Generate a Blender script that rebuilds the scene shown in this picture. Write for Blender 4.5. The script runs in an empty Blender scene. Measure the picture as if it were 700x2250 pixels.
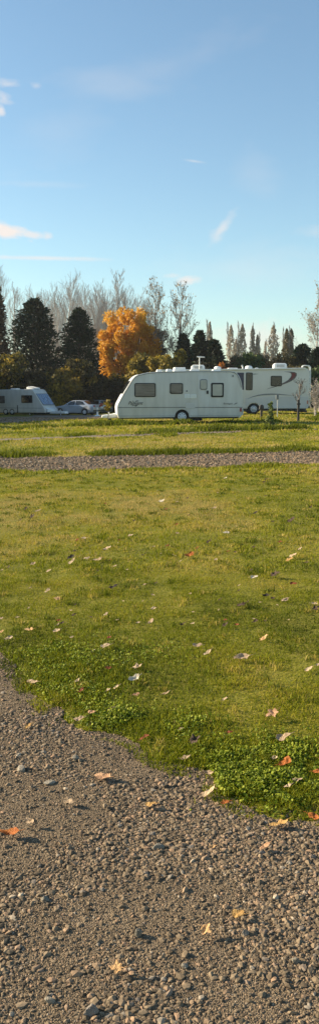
import bpy, bmesh, math
import numpy as np
from mathutils import Vector, Matrix

# ------------------------------------------------------------------ basics
sc = bpy.context.scene
COL = sc.collection
RNG = np.random.default_rng(7)
R = math.radians

F_PX = 1900.0
PITCH = math.atan((1125 - 865) / F_PX)
EYE = 1.45
SUN_EL = R(22.0)
SUN_BACK = R(13.0)           # how far behind the side-on direction the sun stands
SUN_DIR = Vector((-math.cos(SUN_EL) * math.cos(SUN_BACK), math.cos(SUN_EL) * math.sin(SUN_BACK), math.sin(SUN_EL)))

def ray(u, v):
    a = (u - 350) / F_PX
    b = (1125 - v) / F_PX
    cp, sp = math.cos(PITCH), math.sin(PITCH)
    return Vector((a, cp + b * sp, -sp + b * cp))

def at(u, v, y):
    d = ray(u, v)
    t = y / d.y
    return Vector((d.x * t, y, EYE + d.z * t))

# ------------------------------------------------------------------ noise + terrain
_TAB = np.random.default_rng(99).random((256, 256))
def vnoise(x, y):
    x = np.asarray(x, float); y = np.asarray(y, float)
    xi = np.floor(x).astype(int); yi = np.floor(y).astype(int)
    fx = x - xi; fy = y - yi
    fx = fx * fx * (3 - 2 * fx); fy = fy * fy * (3 - 2 * fy)
    a = _TAB[xi % 256, yi % 256]; b = _TAB[(xi + 1) % 256, yi % 256]
    c = _TAB[xi % 256, (yi + 1) % 256]; d = _TAB[(xi + 1) % 256, (yi + 1) % 256]
    return (a * (1 - fx) + b * fx) * (1 - fy) + (c * (1 - fx) + d * fx) * fy

def fbm(x, y, o=3):
    s = 0; a = 1; t = 0
    for i in range(o):
        s = s + a * vnoise(np.asarray(x) * 2 ** i + 17.3 * i, np.asarray(y) * 2 ** i + 5.1 * i); t += a; a *= .5
    return s / t

def sstep(a, b, x):
    t = np.clip((np.asarray(x, float) - a) / (b - a), 0, 1)
    return t * t * (3 - 2 * t)

def terrain(x, y):
    x = np.asarray(x, float); y = np.asarray(y, float)
    z = -0.62 * sstep(46, 82, y) * sstep(1.5, -7, x)
    z = z + 0.03 * (fbm(x / .5, y / .5) - .5) * (.35 + .65 * sstep(3, 6, y))
    z = z + 0.10 * (vnoise(x / 4 + 9, y / 4) - .5) * sstep(7, 14, y)
    return z

def tz(x, y):
    return float(terrain(x, y))

def ground(u, v):
    d = ray(u, v)
    y = 1.45 / max(1e-4, -d.z) * d.y
    y = min(y, 150)
    for _ in range(6):
        p = d * (y / d.y)
        z = tz(p.x, y)
        y = min((EYE - z) / max(1e-4, -d.z) * d.y, 150)
    return Vector((d.x * y / d.y, y, tz(d.x * y / d.y, y)))

# ------------------------------------------------------------------ materials
def newmat(name):
    m = bpy.data.materials.new(name); m.use_nodes = True
    nt = m.node_tree; nt.nodes.clear()
    out = nt.nodes.new('ShaderNodeOutputMaterial')
    b = nt.nodes.new('ShaderNodeBsdfPrincipled')
    nt.links.new(b.outputs[0], out.inputs[0])
    return m, nt, b

def c4(c): return (c[0], c[1], c[2], 1)

def ramp(nt, stops):
    r = nt.nodes.new('ShaderNodeValToRGB')
    e = r.color_ramp.elements
    while len(e) > 1: e.remove(e[-1])
    e[0].position = stops[0][0]; e[0].color = c4(stops[0][1])
    for p, c in stops[1:]:
        n = e.new(p); n.color = c4(c)
    return r

def pm(name, stops, scale=6, rough=.6, bump=0, bscale=None, detail=5, spec=.5, metal=0, coat=0, stretch=None):
    """noise driven procedural material"""
    m, nt, b = newmat(name)
    tc = nt.nodes.new('ShaderNodeTexCoord'); vec = tc.outputs['Object']
    if stretch:
        mp = nt.nodes.new('ShaderNodeMapping'); mp.inputs['Scale'].default_value = stretch
        nt.links.new(vec, mp.inputs[0]); vec = mp.outputs[0]
    n = nt.nodes.new('ShaderNodeTexNoise'); n.inputs['Scale'].default_value = scale; n.inputs['Detail'].default_value = detail
    nt.links.new(vec, n.inputs['Vector'])
    if len(stops) == 2 and not isinstance(stops[0][0], (tuple, list)) and len(stops[0]) == 3:
        stops = [(.35, stops[0]), (.65, stops[1])]
    r = ramp(nt, stops); nt.links.new(n.outputs['Fac'], r.inputs[0]); nt.links.new(r.outputs[0], b.inputs['Base Color'])
    b.inputs['Roughness'].default_value = rough; b.inputs['Metallic'].default_value = metal
    b.inputs['Specular IOR Level'].default_value = spec; b.inputs['Coat Weight'].default_value = coat
    if bump:
        n2 = nt.nodes.new('ShaderNodeTexNoise'); n2.inputs['Scale'].default_value = bscale or scale * 3; n2.inputs['Detail'].default_value = 4
        nt.links.new(vec, n2.inputs['Vector'])
        bp = nt.nodes.new('ShaderNodeBump'); bp.inputs['Strength'].default_value = bump; bp.inputs['Distance'].default_value = .02
        nt.links.new(n2.outputs['Fac'], bp.inputs['Height']); nt.links.new(bp.outputs[0], b.inputs['Normal'])
    return m

def tintmat(name, stops, rough=.6, trans=0, spec=.3):
    """colour from the per-leaf / per-stone attribute 'tint' (real variation of the things' own colour)"""
    m, nt, b = newmat(name)
    a = nt.nodes.new('ShaderNodeAttribute'); a.attribute_name = 'tint'
    r = ramp(nt, stops); nt.links.new(a.outputs['Fac'], r.inputs[0])
    b.inputs['Roughness'].default_value = rough; b.inputs['Specular IOR Level'].default_value = spec
    nt.links.new(r.outputs[0], b.inputs['Base Color'])
    if trans:
        t = nt.nodes.new('ShaderNodeBsdfTranslucent'); nt.links.new(r.outputs[0], t.inputs['Color'])
        mx = nt.nodes.new('ShaderNodeMixShader'); mx.inputs[0].default_value = trans
        out = [n for n in nt.nodes if n.type == 'OUTPUT_MATERIAL'][0]
        nt.links.new(b.outputs[0], mx.inputs[1]); nt.links.new(t.outputs[0], mx.inputs[2]); nt.links.new(mx.outputs[0], out.inputs[0])
    return m

M = {}
M['white_paint'] = pm('white_paint', [(.25, (.53, .51, .46)), (.5, (.60, .58, .53)), (.75, (.66, .64, .59))], scale=2.2, rough=.32, spec=.5, stretch=(1.6, 1, .35))
M['white_panel'] = pm('white_panel', [(.3, (.72, .73, .70)), (.7, (.82, .82, .79))], scale=2, rough=.3)
M['cream_panel'] = pm('cream_panel', [(.3, (.62, .59, .53)), (.7, (.68, .65, .58))], scale=1, rough=.35)
M['taupe_panel'] = pm('taupe_panel', [(.3, (.54, .52, .48)), (.7, (.6, .58, .54))], scale=1, rough=.35)
M['black_rubber'] = pm('black_rubber', [(.3, (.014, .014, .014)), (.7, (.028, .027, .025))], scale=8, rough=.8)
M['dark_metal'] = pm('dark_metal', [(.3, (.02, .02, .02)), (.7, (.045, .042, .04))], scale=6, rough=.6)
M['hub_silver'] = pm('hub_silver', [(.3, (.55, .56, .57)), (.7, (.7, .7, .7))], scale=8, rough=.3)
M['steel'] = pm('steel', [(.3, (.42, .43, .43)), (.7, (.6, .6, .6))], scale=8, rough=.35, metal=.3)
M['window_dark'] = pm('window_dark', [(.3, (.012, .014, .016)), (.7, (.03, .034, .036))], scale=3, rough=.08, spec=.6)
M['window_blind'] = pm('window_blind', [(.3, (.10, .09, .085)), (.7, (.20, .18, .165))], scale=1.5, rough=.1, stretch=(1, 1, 6))
M['window_net'] = pm('window_net', [(.3, (.36, .36, .33)), (.7, (.46, .45, .41))], scale=3, rough=.12)
M['window_blue'] = pm('window_blue', [(.35, (.05, .08, .14)), (.65, (.3, .4, .55))], scale=4, rough=.08, stretch=(1, 3, 1))
M['decal_black'] = pm('decal_black', [(.3, (.03, .03, .035)), (.7, (.05, .05, .055))], scale=10, rough=.4)
M['decal_grey'] = pm('decal_grey', [(.3, (.16, .17, .17)), (.7, (.22, .23, .23))], scale=10, rough=.4)
M['decal_pale'] = pm('decal_pale', [(.3, (.78, .82, .82)), (.7, (.85, .88, .88))], scale=10, rough=.4)
M['decal_brown'] = pm('decal_brown', [(.3, (.085, .07, .075)), (.7, (.13, .105, .11))], scale=6, rough=.4)
M['decal_red'] = pm('decal_red', [(.3, (.13, .02, .022)), (.7, (.19, .03, .032))], scale=6, rough=.35)
M['window_navy'] = pm('window_navy', [(.3, (.012, .016, .05)), (.7, (.02, .025, .075))], scale=4, rough=.2)
M['red_lens'] = pm('red_lens', [(.3, (.18, .01, .012)), (.7, (.3, .02, .02))], scale=10, rough=.15)
M['car_silver'] = pm('car_silver', [(.3, (.40, .42, .45)), (.7, (.47, .49, .52))], scale=1.5, rough=.28, metal=.35, coat=.5)
M['car_gold'] = pm('car_gold', [(.3, (.34, .33, .32)), (.7, (.4, .39, .37))], scale=1.5, rough=.3, metal=.35, coat=.5)
M['bark_grey'] = pm('bark_grey', [(.3, (.13, .105, .085)), (.7, (.24, .20, .165))], scale=3, rough=.85, bump=.4, stretch=(3, 3, .6))
M['bark_pale'] = pm('bark_pale', [(.3, (.30, .26, .235)), (.7, (.44, .39, .35))], scale=3, rough=.85, stretch=(3, 3, .6))
M['bark_brown'] = pm('bark_brown', [(.3, (.05, .035, .025)), (.7, (.10, .075, .055))], scale=4, rough=.9, bump=.4, stretch=(3, 3, .6))
M['wood_post'] = pm('wood_post', [(.3, (.05, .04, .03)), (.7, (.11, .09, .07))], scale=10, rough=.85, bump=.3, stretch=(4, 4, .5))

# ------------------------------------------------------------------ mesh helpers
def link_mesh(name, me, mat, parent=None, loc=None):
    o = bpy.data.objects.new(name, me)
    COL.objects.link(o)
    if mat is not None: me.materials.append(mat)
    if parent is not None: o.parent = parent
    if loc is not None: o.location = loc
    return o

def mesh_np(name, verts, faces, tint=None, smooth=False):
    """faces: list of (n,k) int arrays"""
    me = bpy.data.meshes.new(name)
    verts = np.ascontiguousarray(verts, dtype=np.float32)
    me.vertices.add(len(verts)); me.vertices.foreach_set('co', verts.ravel())
    loops = np.concatenate([f.ravel() for f in faces]).astype(np.int32)
    tot = np.concatenate([np.full(len(f), f.shape[1], np.int32) for f in faces])
    start = np.concatenate([[0], np.cumsum(tot)[:-1]]).astype(np.int32)
    me.loops.add(len(loops)); me.loops.foreach_set('vertex_index', loops)
    me.polygons.add(len(tot)); me.polygons.foreach_set('loop_start', start)
    me.polygons.foreach_set('use_smooth', np.full(len(tot), smooth, bool))
    me.update(calc_edges=True)
    if tint is not None:
        a = me.attributes.new('tint', 'FLOAT', 'POINT')
        a.data.foreach_set('value', np.ascontiguousarray(tint, dtype=np.float32))
    me.validate()
    return me

def bm_obj(name, bm, mat, parent=None, smooth=False, sharp=None):
    bmesh.ops.recalc_face_normals(bm, faces=bm.faces)
    if smooth:
        for f in bm.faces: f.smooth = True
        for e in bm.edges:
            if len(e.link_faces) == 2 and e.calc_face_angle(0) > R(sharp or 38): e.smooth = False
    me = bpy.data.meshes.new(name); bm.to_mesh(me); bm.free()
    return link_mesh(name, me, mat, parent)

def thing(name, label, cat, loc=(0, 0, 0), rotz=0, group=None):
    o = bpy.data.objects.new(name, None); COL.objects.link(o)
    o.empty_display_size = .3
    o.location = loc; o.rotation_euler = (0, 0, rotz)
    return tag(o, label, cat, group)

def tag(o, label=None, cat=None, group=None, kind=None):
    if label: o['label'] = label
    if cat: o['category'] = cat
    if group: o['group'] = group
    if kind: o['kind'] = kind
    return o

def dup(root, loc, rotz=0, scale=(1, 1, 1), label=None, group=None):
    r = root.copy(); COL.objects.link(r); r.location = loc; r.rotation_euler = (0, 0, rotz); r.scale = scale
    if label: r['label'] = label
    if group: r['group'] = group
    for ch in list(root.children):
        c = ch.copy(); COL.objects.link(c); c.parent = r
        for g in list(ch.children):
            d = g.copy(); COL.objects.link(d); d.parent = c
    return r

def add_box(bm, x0, x1, y0, y1, z0, z1, bevel=0, segs=2):
    r = bmesh.ops.create_cube(bm, size=1)
    vs = r['verts']
    for v in vs:
        v.co = Vector((x0 + (v.co.x + .5) * (x1 - x0), y0 + (v.co.y + .5) * (y1 - y0), z0 + (v.co.z + .5) * (z1 - z0)))
    if bevel:
        es = list({e for v in vs for e in v.link_edges})
        bmesh.ops.bevel(bm, geom=es, offset=bevel, segments=segs, profile=.5, affect='EDGES')
    return bm

def box(*a, **k):
    return add_box(bmesh.new(), *a, **k)

def add_prism(bm, prof, y0, y1, bevel=0, segs=3, minang=None):
    """outline in x,z extruded along y; the rim edges of both caps are rounded"""
    va = [bm.verts.new((x, y0, z)) for x, z in prof]
    vb = [bm.verts.new((x, y1, z)) for x, z in prof]
    fa = bm.faces.new(va); fb = bm.faces.new(vb[::-1])
    n = len(prof)
    for i in range(n):
        j = (i + 1) % n
        bm.faces.new((va[j], va[i], vb[i], vb[j]))
    bmesh.ops.recalc_face_normals(bm, faces=bm.faces)
    if bevel:
        es = list(fa.edges) + list(fb.edges)
        bmesh.ops.bevel(bm, geom=es, offset=bevel, segments=segs, profile=.5, affect='EDGES', clamp_overlap=True)
    return bm

def prism(*a, **k):
    return add_prism(bmesh.new(), *a, **k)

def rrect(x0, x1, z0, z1, r, n=5):
    r = min(r, (x1 - x0) / 2 - 1e-4, (z1 - z0) / 2 - 1e-4)
    pts = []
    for cx, cz, a0 in ((x1 - r, z1 - r, 0), (x0 + r, z1 - r, 90), (x0 + r, z0 + r, 180), (x1 - r, z0 + r, 270)):
        for i in range(n + 1):
            a = R(a0 + 90 * i / n)
            pts.append((cx + r * math.cos(a), cz + r * math.sin(a)))
    return pts

def add_tube(bm, pts, radii, sides=8, caps=True):
    pts = [Vector(p) for p in pts]
    if not isinstance(radii, (list, tuple)): radii = [radii] * len(pts)
    rings = []
    for i, p in enumerate(pts):
        d = (pts[min(i + 1, len(pts) - 1)] - pts[max(i - 1, 0)]).normalized()
        a = d.orthogonal().normalized() if i == 0 else (ref - d * ref.dot(d)).normalized()
        ref = a
        b = d.cross(a)
        rings.append([bm.verts.new(p + (a * math.cos(2 * math.pi * k / sides) + b * math.sin(2 * math.pi * k / sides)) * radii[i]) for k in range(sides)])
    for r0, r1 in zip(rings, rings[1:]):
        for k in range(sides):
            bm.faces.new((r0[k], r0[(k + 1) % sides], r1[(k + 1) % sides], r1[k]))
    if caps:
        bm.faces.new(rings[0][::-1]); bm.faces.new(rings[-1])
    return bm

def tube(*a, **k): return add_tube(bmesh.new(), *a, **k)

def add_lathe_y(bm, cx, cz, prof, segs=28):
    """prof: (y, r) pairs turned round an axis along y"""
    rings = []
    for y, r in prof:
        rings.append([bm.verts.new((cx + r * math.cos(2 * math.pi * k / segs), y, cz + r * math.sin(2 * math.pi * k / segs))) for k in range(segs)])
    for r0, r1 in zip(rings, rings[1:]):
        for k in range(segs):
            bm.faces.new((r0[k], r0[(k + 1) % segs], r1[(k + 1) % segs], r1[k]))
    bm.faces.new(rings[0][::-1]); bm.faces.new(rings[-1])
    return bm

def add_lathe_z(bm, cx, cy, prof, segs=24):
    rings = []
    for r, z in prof:
        rings.append([bm.verts.new((cx + r * math.cos(2 * math.pi * k / segs), cy + r * math.sin(2 * math.pi * k / segs), z)) for k in range(segs)])
    for r0, r1 in zip(rings, rings[1:]):
        for k in range(segs):
            bm.faces.new((r0[k], r0[(k + 1) % segs], r1[(k + 1) % segs], r1[k]))
    bm.faces.new(rings[0][::-1]); bm.faces.new(rings[-1])
    return bm

def text_obj(name, s, size, mat, parent, x, y, z, shear=0, extrude=.004, width=None):
    cu = bpy.data.curves.new(name, 'FONT'); cu.body = s; cu.size = size; cu.shear = shear; cu.extrude = extrude
    cu.align_x = 'LEFT'
    t = bpy.data.objects.new('lettering_source', cu); COL.objects.link(t)
    bpy.context.view_layer.update()
    me = bpy.data.meshes.new_from_object(t.evaluated_get(bpy.context.evaluated_depsgraph_get()))
    bpy.data.objects.remove(t); bpy.data.curves.remove(cu)
    co = np.zeros(len(me.vertices) * 3, np.float32); me.vertices.foreach_get('co', co); co = co.reshape(-1, 3)
    k = width / (co[:, 0].max() - co[:, 0].min()) if width else 1
    new = np.stack([co[:, 0] * k + x, -co[:, 2] + y, co[:, 1] + z], 1)
    me.vertices.foreach_set('co', new.ravel().astype(np.float32)); me.materials.clear(); me.update()
    return link_mesh(name, me, mat, parent)

def window(parent, x0, x1, z0, z1, y=0, pane='window_dark', r=.07, fw=.045, name='window', proud=.03):
    """black framed window on a side that faces -y"""
    f = bm_obj(name, prism(rrect(x0, x1, z0, z1, r), y - proud, y + .02, bevel=.008, segs=2), M['black_rubber'], parent, smooth=True)
    bm_obj('pane', prism(rrect(x0 + fw, x1 - fw, z0 + fw, z1 - fw, r * .7), y - proud - .008, y - proud + .01, bevel=.004, segs=1), M[pane], f, smooth=True)
    return f

def wheel(parent, x, r, y0, width, hub_r, hubmat='hub_silver', zc=None, slots=8):
    zc = r if zc is None else zc
    bm = bmesh.new()
    prof = [(y0 + .02, hub_r * .96), (y0, r * .80), (y0 + .015, r * .93), (y0 + .05, r), (y0 + width - .05, r), (y0 + width - .015, r * .93), (y0 + width, r * .8), (y0 + width - .02, hub_r * .9)]
    add_lathe_y(bm, x, zc, prof, 32)
    w = bm_obj('wheel', bm, M['black_rubber'], parent, smooth=True)
    bm = bmesh.new()
    add_lathe_y(bm, x, zc, [(y0 + .04, hub_r), (y0 - .002, hub_r * .98), (y0 - .008, hub_r * .9), (y0 + .006, hub_r * .80), (y0 - .012, hub_r * .38), (y0 - .02, hub_r * .2)], 32)
    h = bm_obj('hubcap', bm, M[hubmat], w, smooth=True)
    bm = bmesh.new()
    for k in range(slots):
        a = 2 * math.pi * k / slots
        cx, cz = x + hub_r * .66 * math.cos(a), zc + hub_r * .66 * math.sin(a)
        add_lathe_y(bm, cx, cz, [(y0 - .009, hub_r * .10), (y0 + .012, hub_r * .10)], 8)
    me = bpy.data.meshes.new('t'); 
    # the slots are pattern of the hubcap: joined into it as dark inserts
    bmesh.ops.recalc_face_normals(bm, faces=bm.faces)
    n0 = len(h.data.polygons)
    b2 = bmesh.new(); b2.from_mesh(h.data); bm.to_mesh(me); b2.from_mesh(me)
    b2.to_mesh(h.data); bm.free(); b2.free(); bpy.data.meshes.remove(me)
    h.data.materials.append(M['dark_metal'])
    for i, p in enumerate(h.data.polygons):
        if i >= n0: p.material_index = 1
    return w

# ------------------------------------------------------------------ vegetation helpers
def quads_mesh(name, c, ax, ay, tint):
    """diamond-ish leaf cards with a folded middle: c centre, ax half length, ay half width (N,3)"""
    n = len(c)
    nrm = np.cross(ax, ay); nrm /= (np.linalg.norm(nrm, axis=1, keepdims=True) + 1e-9)
    fold = nrm * np.linalg.norm(ay, axis=1, keepdims=True) * .35
    v = np.stack([c - ax, c - ax * .1 + ay + fold, c + ax, c - ax * .1 - ay + fold], 1).reshape(-1, 3)
    i = np.arange(n)[:, None] * 4
    faces = np.concatenate([i + np.array([[0, 1, 2]]), i + np.array([[0, 2, 3]])], 0)
    return mesh_np(name, v, [faces], np.repeat(tint, 4))

def rand_dirs(rng, n):
    v = rng.normal(size=(n, 3)); return v / np.linalg.norm(v, axis=1, keepdims=True)

def leaf_cloud(rng, pts, size, tint, droop=0., out=None, asp=.6):
    n = len(pts)
    d = rand_dirs(rng, n)
    if out is not None: d = d * .7 + out
    d[:, 2] -= droop
    d /= np.linalg.norm(d, axis=1, keepdims=True)
    e = np.cross(d, rand_dirs(rng, n)); e /= (np.linalg.norm(e, axis=1, keepdims=True) + 1e-9)
    s = size * rng.uniform(.6, 1.4, n)[:, None]
    return pts, d * s, e * s * asp, tint

def lobes(rng, k, rx, ry, z0, z1, rl, boxy=2):
    """k lobe centres filling an ellipsoidal crown, with their radii"""
    c = []
    while len(c) < k:
        p = rng.uniform(-1, 1, 3)
        if (np.abs(p) ** boxy).sum() < 1: c.append(p)
    c = np.array(c)
    zc, rz = (z0 + z1) / 2, (z1 - z0) / 2
    cen = np.stack([c[:, 0] * rx * .8, c[:, 1] * ry * .8, zc + c[:, 2] * rz * .82], 1)
    return cen, rl * rng.uniform(.6, 1.25, k)

def lobe_points(rng, cen, rad, n, shell=.45):
    k = len(cen)
    idx = rng.choice(k, n, p=(rad ** 2) / (rad ** 2).sum())
    d = rand_dirs(rng, n)
    rr = rad[idx] * (shell + (1 - shell) * rng.random(n) ** .6) * (1 + .25 * rng.normal(size=n).clip(-1.5, 1.5) * .6)
    p = cen[idx] + d * rr[:, None]
    return p, d, idx

def limbs_mesh(name, trunk_h, trunk_r, cen, rng):
    bm = bmesh.new()
    add_tube(bm, [(0, 0, -.2), (.05, .02, trunk_h * .35), (-.04, .05, trunk_h * .7), (.03, 0, trunk_h)], [trunk_r * 1.25, trunk_r, trunk_r * .7, trunk_r * .25], 7)
    for c in cen:
        t = rng.uniform(.15, .6)
        h = min(trunk_h * t, c[2] * .8)
        p0 = Vector((0, 0, h)); p2 = Vector(c); pm_ = p0.lerp(p2, .5) + Vector((rng.normal() * .1, rng.normal() * .1, .15))
        add_tube(bm, [p0, pm_, p2], [trunk_r * .5, trunk_r * .3, trunk_r * .08], 5)
    bmesh.ops.recalc_face_normals(bm, faces=bm.faces)
    me = bpy.data.meshes.new(name); bm.to_mesh(me); bm.free(); return me

def bush(name, label, cat, loc, rx, ry, h, n, mat, seed, leaf=.16, k=22, group=None, tint_mid=.5, zlow=.05, trunk=None, rl=None, barkmat='bark_brown', boxy=2, spread=.2):
    rng = np.random.default_rng(seed)
    t = thing(name, label, cat, loc, 0, group)
    rl = rl or min(rx, h / 2) * .42
    cen, rad = lobes(rng, k, rx, ry, h * zlow, h - rl * .5, rl, boxy)
    tk = (trunk or h * .7)
    link_mesh('trunk' if trunk else 'stem', limbs_mesh('wood', tk, max(.05, h * .022), cen[:12], rng), M[barkmat], t)
    p, d, idx = lobe_points(rng, cen, rad, n)
    p[:, 2] = np.maximum(p[:, 2], .03)
    lt = rng.normal(tint_mid, spread * .7, len(cen))
    tint = np.clip(lt[idx] + rng.normal(0, spread * .6, n), 0, 1)
    link_mesh('crown' if trunk else 'foliage', quads_mesh('leaves', *leaf_cloud(rng, p, leaf, tint, droop=.3, out=d * .6)), mat, t)
    return t

def conifer(name, label, loc, r, h, n, mat, seed, cat='tree', group=None, power=.8, tint_mid=.5, low=.02, lump=.22, leaf=.3, blunt=.0):
    rng = np.random.default_rng(seed)
    t = thing(name, label, cat, loc, 0, group)
    link_mesh('trunk', limbs_mesh('wood', h * .93, h * .018, [], rng), M['bark_brown'], t)
    # boughs: each one a drooping spray of needles round a branch line
    nb = max(60, n // 14)
    zb = h * (low + (1 - low) * (1 - np.sqrt(rng.random(nb)) * .999)) if power > .9 else h * (low + (1 - low) * rng.random(nb) ** 1.15)
    ab = rng.uniform(0, 2 * math.pi, nb)
    tt = np.clip(zb / h, 0, 1)
    Rb = r * ((1 - tt) ** power * (1 - blunt) + blunt * np.sqrt(np.clip(1 - tt ** 3, 0, 1))) * (1 + lump * (vnoise(ab * 1.1 + seed, zb * .35) - .5) * 2.2 + .15 * rng.normal(size=nb))
    Rb = np.maximum(Rb, .12)
    per = n // nb
    b = np.repeat(np.arange(nb), per); m = len(b)
    s = rng.random(m) ** .55
    dirx, diry = np.cos(ab[b]), np.sin(ab[b])
    L = Rb[b] * s
    w = .10 + .18 * Rb[b] * (1 - .5 * s)
    px = dirx * L - diry * rng.normal(size=m) * w
    py = diry * L + dirx * rng.normal(size=m) * w
    pz = zb[b] + .18 * L * (1 - s) - .10 * L * s + rng.normal(size=m) * .75 * w + .12 * s
    p = np.stack([px, py, np.maximum(pz, .05)], 1)
    out = np.stack([dirx, diry, np.full(m, .35)], 1)
    tint = np.clip(tint_mid + .18 * rng.normal(size=nb)[b] + .12 * rng.normal(size=m), 0, 1)
    link_mesh('crown', quads_mesh('needles', *leaf_cloud(rng, p, leaf, tint, out=out * .9, asp=.35)), mat, t)
    return t

def seg_mesh(name, p0, p1, r0, r1, sides=3):
    n = len(p0)
    d = p1 - p0; d /= (np.linalg.norm(d, axis=1, keepdims=True) + 1e-9)
    ref = np.where(np.abs(d[:, 2:3]) > .9, np.array([[1., 0, 0]]), np.array([[0, 0, 1.]]))
    a = np.cross(d, ref); a /= np.linalg.norm(a, axis=1, keepdims=True); b = np.cross(d, a)
    ang = 2 * np.pi * np.arange(sides) / sides
    ring = a[:, None] * np.cos(ang)[None, :, None] + b[:, None] * np.sin(ang)[None, :, None]
    v = np.concatenate([p0[:, None] + ring * r0[:, None, None], p1[:, None] + ring * r1[:, None, None]], 1).reshape(-1, 3)
    i = np.arange(n)[:, None] * (2 * sides)
    fs = []
    for k in range(sides):
        k2 = (k + 1) % sides
        fs.append(i + np.array([[k, k2, sides + k2, sides + k]]))
    return mesh_np(name, v, [np.concatenate(fs, 0)])

def bare_tree(name, label, loc, h, seed, spread=.22, nbr=46, group=None, bark='bark_pale', leaves=0, leafmat=None, rotz=0, scale=1, first=.18, cat='tree', rise=.9, twig=1.0, trunk_r=None, forks=1):
    rng = np.random.default_rng(seed)
    t = thing(name, label, cat, loc, rotz, group)
    tr = trunk_r or h * .011
    trunks = []
    tp = []
    for f in range(forks):
        off = np.array([rng.normal() * .02, rng.normal() * .02]) * h * (forks > 1)
        lean = np.array([rng.normal() * .05, rng.normal() * .05]) * h * (1 if forks > 1 else .4)
        hh = h * (1 if f == 0 else rng.uniform(.8, .97))
        zz = np.linspace(0, 1, 10)
        wob = np.cumsum(rng.normal(0, .006, (10, 2)), 0) * h
        path = np.stack([off[0] * zz ** .3 + lean[0] * zz + wob[:, 0], off[1] * zz ** .3 + lean[1] * zz + wob[:, 1], zz * hh - .15], 1)
        tp.append(path)
        rad = tr * (1 - zz) ** .8 + .02
        trunks.append((path, rad))
    bm = bmesh.new()
    for path, rad in trunks:
        add_tube(bm, [Vector(p) for p in path], list(rad), 7)
    bmesh.ops.recalc_face_normals(bm, faces=bm.faces)
    me = bpy.data.meshes.new('trunk'); bm.to_mesh(me); bm.free()
    link_mesh('trunk', me, M[bark], t)
    P0, P1, R0, R1 = [], [], [], []
    ends = []
    def grow(p, d, L, r, lev):
        ns = 4 if lev == 0 else (3 if lev == 1 else 2)
        for s in range(ns):
            d2 = d + rng.normal(0, .10, 3); d2[2] += (.10 * rise); d2 /= np.linalg.norm(d2)
            q = p + d2 * L / ns
            ra = r * (1 - s / ns * .6); rb = r * (1 - (s + 1) / ns * .6)
            P0.append(p); P1.append(q); R0.append(ra); R1.append(max(rb, .006))
            if lev < 2:
                for _ in range(2 if lev == 0 else 2):
                    dd = d2 + rng.normal(0, .42, 3); dd[2] += .25 * rise; dd /= np.linalg.norm(dd)
                    grow(q, dd, L * rng.uniform(.28, .5), max(rb * .55, .007), lev + 1)
            p, d = q, d2
        ends.append(p)
    for path, rad in trunks:
        for k in range(nbr // forks):
            s = first + (1 - first) * (k + rng.random()) / (nbr // forks)
            i = min(int(s * 9), 8); fr = s * 9 - i
            p = path[i] * (1 - fr) + path[i + 1] * fr
            a = rng.uniform(0, 2 * math.pi)
            d = np.array([math.cos(a), math.sin(a), rng.uniform(.7, 1.6) * rise]); d /= np.linalg.norm(d)
            L = h * spread * (1 - .72 * s) * rng.uniform(.7, 1.3) * (0.55 + .9 * min(1, (s - first + .15) * 3))
            grow(p, d, L, max(tr * (1 - s) * .5, .018), 0)
    P0 = np.array(P0); P1 = np.array(P1); R0 = np.array(R0) * twig; R1 = np.array(R1) * twig
    link_mesh('crown', seg_mesh('branches', P0, P1, np.maximum(R0, .011 * twig), np.maximum(R1, .008 * twig)), M[bark], t)
    if leaves:
        e = np.array(ends); sel = rng.integers(0, len(e), leaves)
        p = e[sel] + rng.normal(0, .18, (leaves, 3)) * h / 15
        link_mesh('leaves', quads_mesh('leaves', *leaf_cloud(rng, p, .10 * h / 15 + .04, rng.random(leaves), droop=.4)), leafmat, t)
    t.scale = (scale,) * 3
    return t

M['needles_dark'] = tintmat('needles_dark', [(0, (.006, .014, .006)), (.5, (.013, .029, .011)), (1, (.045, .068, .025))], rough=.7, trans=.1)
M['needles_brown'] = tintmat('needles_brown', [(0, (.05, .035, .022)), (.5, (.10, .07, .04)), (1, (.16, .12, .065))], rough=.8, trans=.15)
M['leaf_orange'] = tintmat('leaf_orange', [(0, (.30, .14, .015)), (.4, (.58, .26, .022)), (.75, (.66, .36, .035)), (1, (.68, .47, .07))], rough=.6, trans=.4)
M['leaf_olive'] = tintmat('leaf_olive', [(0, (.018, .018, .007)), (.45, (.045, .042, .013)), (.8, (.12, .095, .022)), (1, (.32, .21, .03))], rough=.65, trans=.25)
M['leaf_yellow'] = tintmat('leaf_yellow', [(0, (.03, .032, .009)), (.35, (.085, .075, .014)), (.65, (.28, .20, .022)), (1, (.52, .36, .04))], rough=.6, trans=.3)
M['leaf_khaki'] = tintmat('leaf_khaki', [(0, (.05, .045, .022)), (.5, (.12, .10, .045)), (1, (.24, .18, .075))], rough=.7, trans=.25)
M['leaf_green'] = tintmat('leaf_green', [(0, (.03, .055, .015)), (.5, (.07, .11, .025)), (1, (.22, .24, .05))], rough=.6, trans=.3)
M['leaf_greybrown'] = tintmat('leaf_greybrown', [(0, (.26, .225, .185)), (.5, (.38, .335, .27)), (1, (.48, .43, .35))], rough=.8, trans=.4)  # lightened leaf colour stands in for haze over the far poplars
M['leaf_red'] = tintmat('leaf_red', [(0, (.25, .06, .015)), (.5, (.42, .13, .02)), (1, (.5, .22, .03))], rough=.6, trans=.3)
M['grass'] = tintmat('grass', [(0, (.05, .062, .006)), (.3, (.125, .150, .008)), (.62, (.25, .25, .011)), (.85, (.36, .285, .035)), (1, (.42, .31, .10))], rough=.6, trans=.38, spec=.12)
M['clover'] = tintmat('clover', [(0, (.07, .10, .007)), (.5, (.155, .20, .012)), (1, (.34, .36, .035))], rough=.5, trans=.35, spec=.15)
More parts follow.
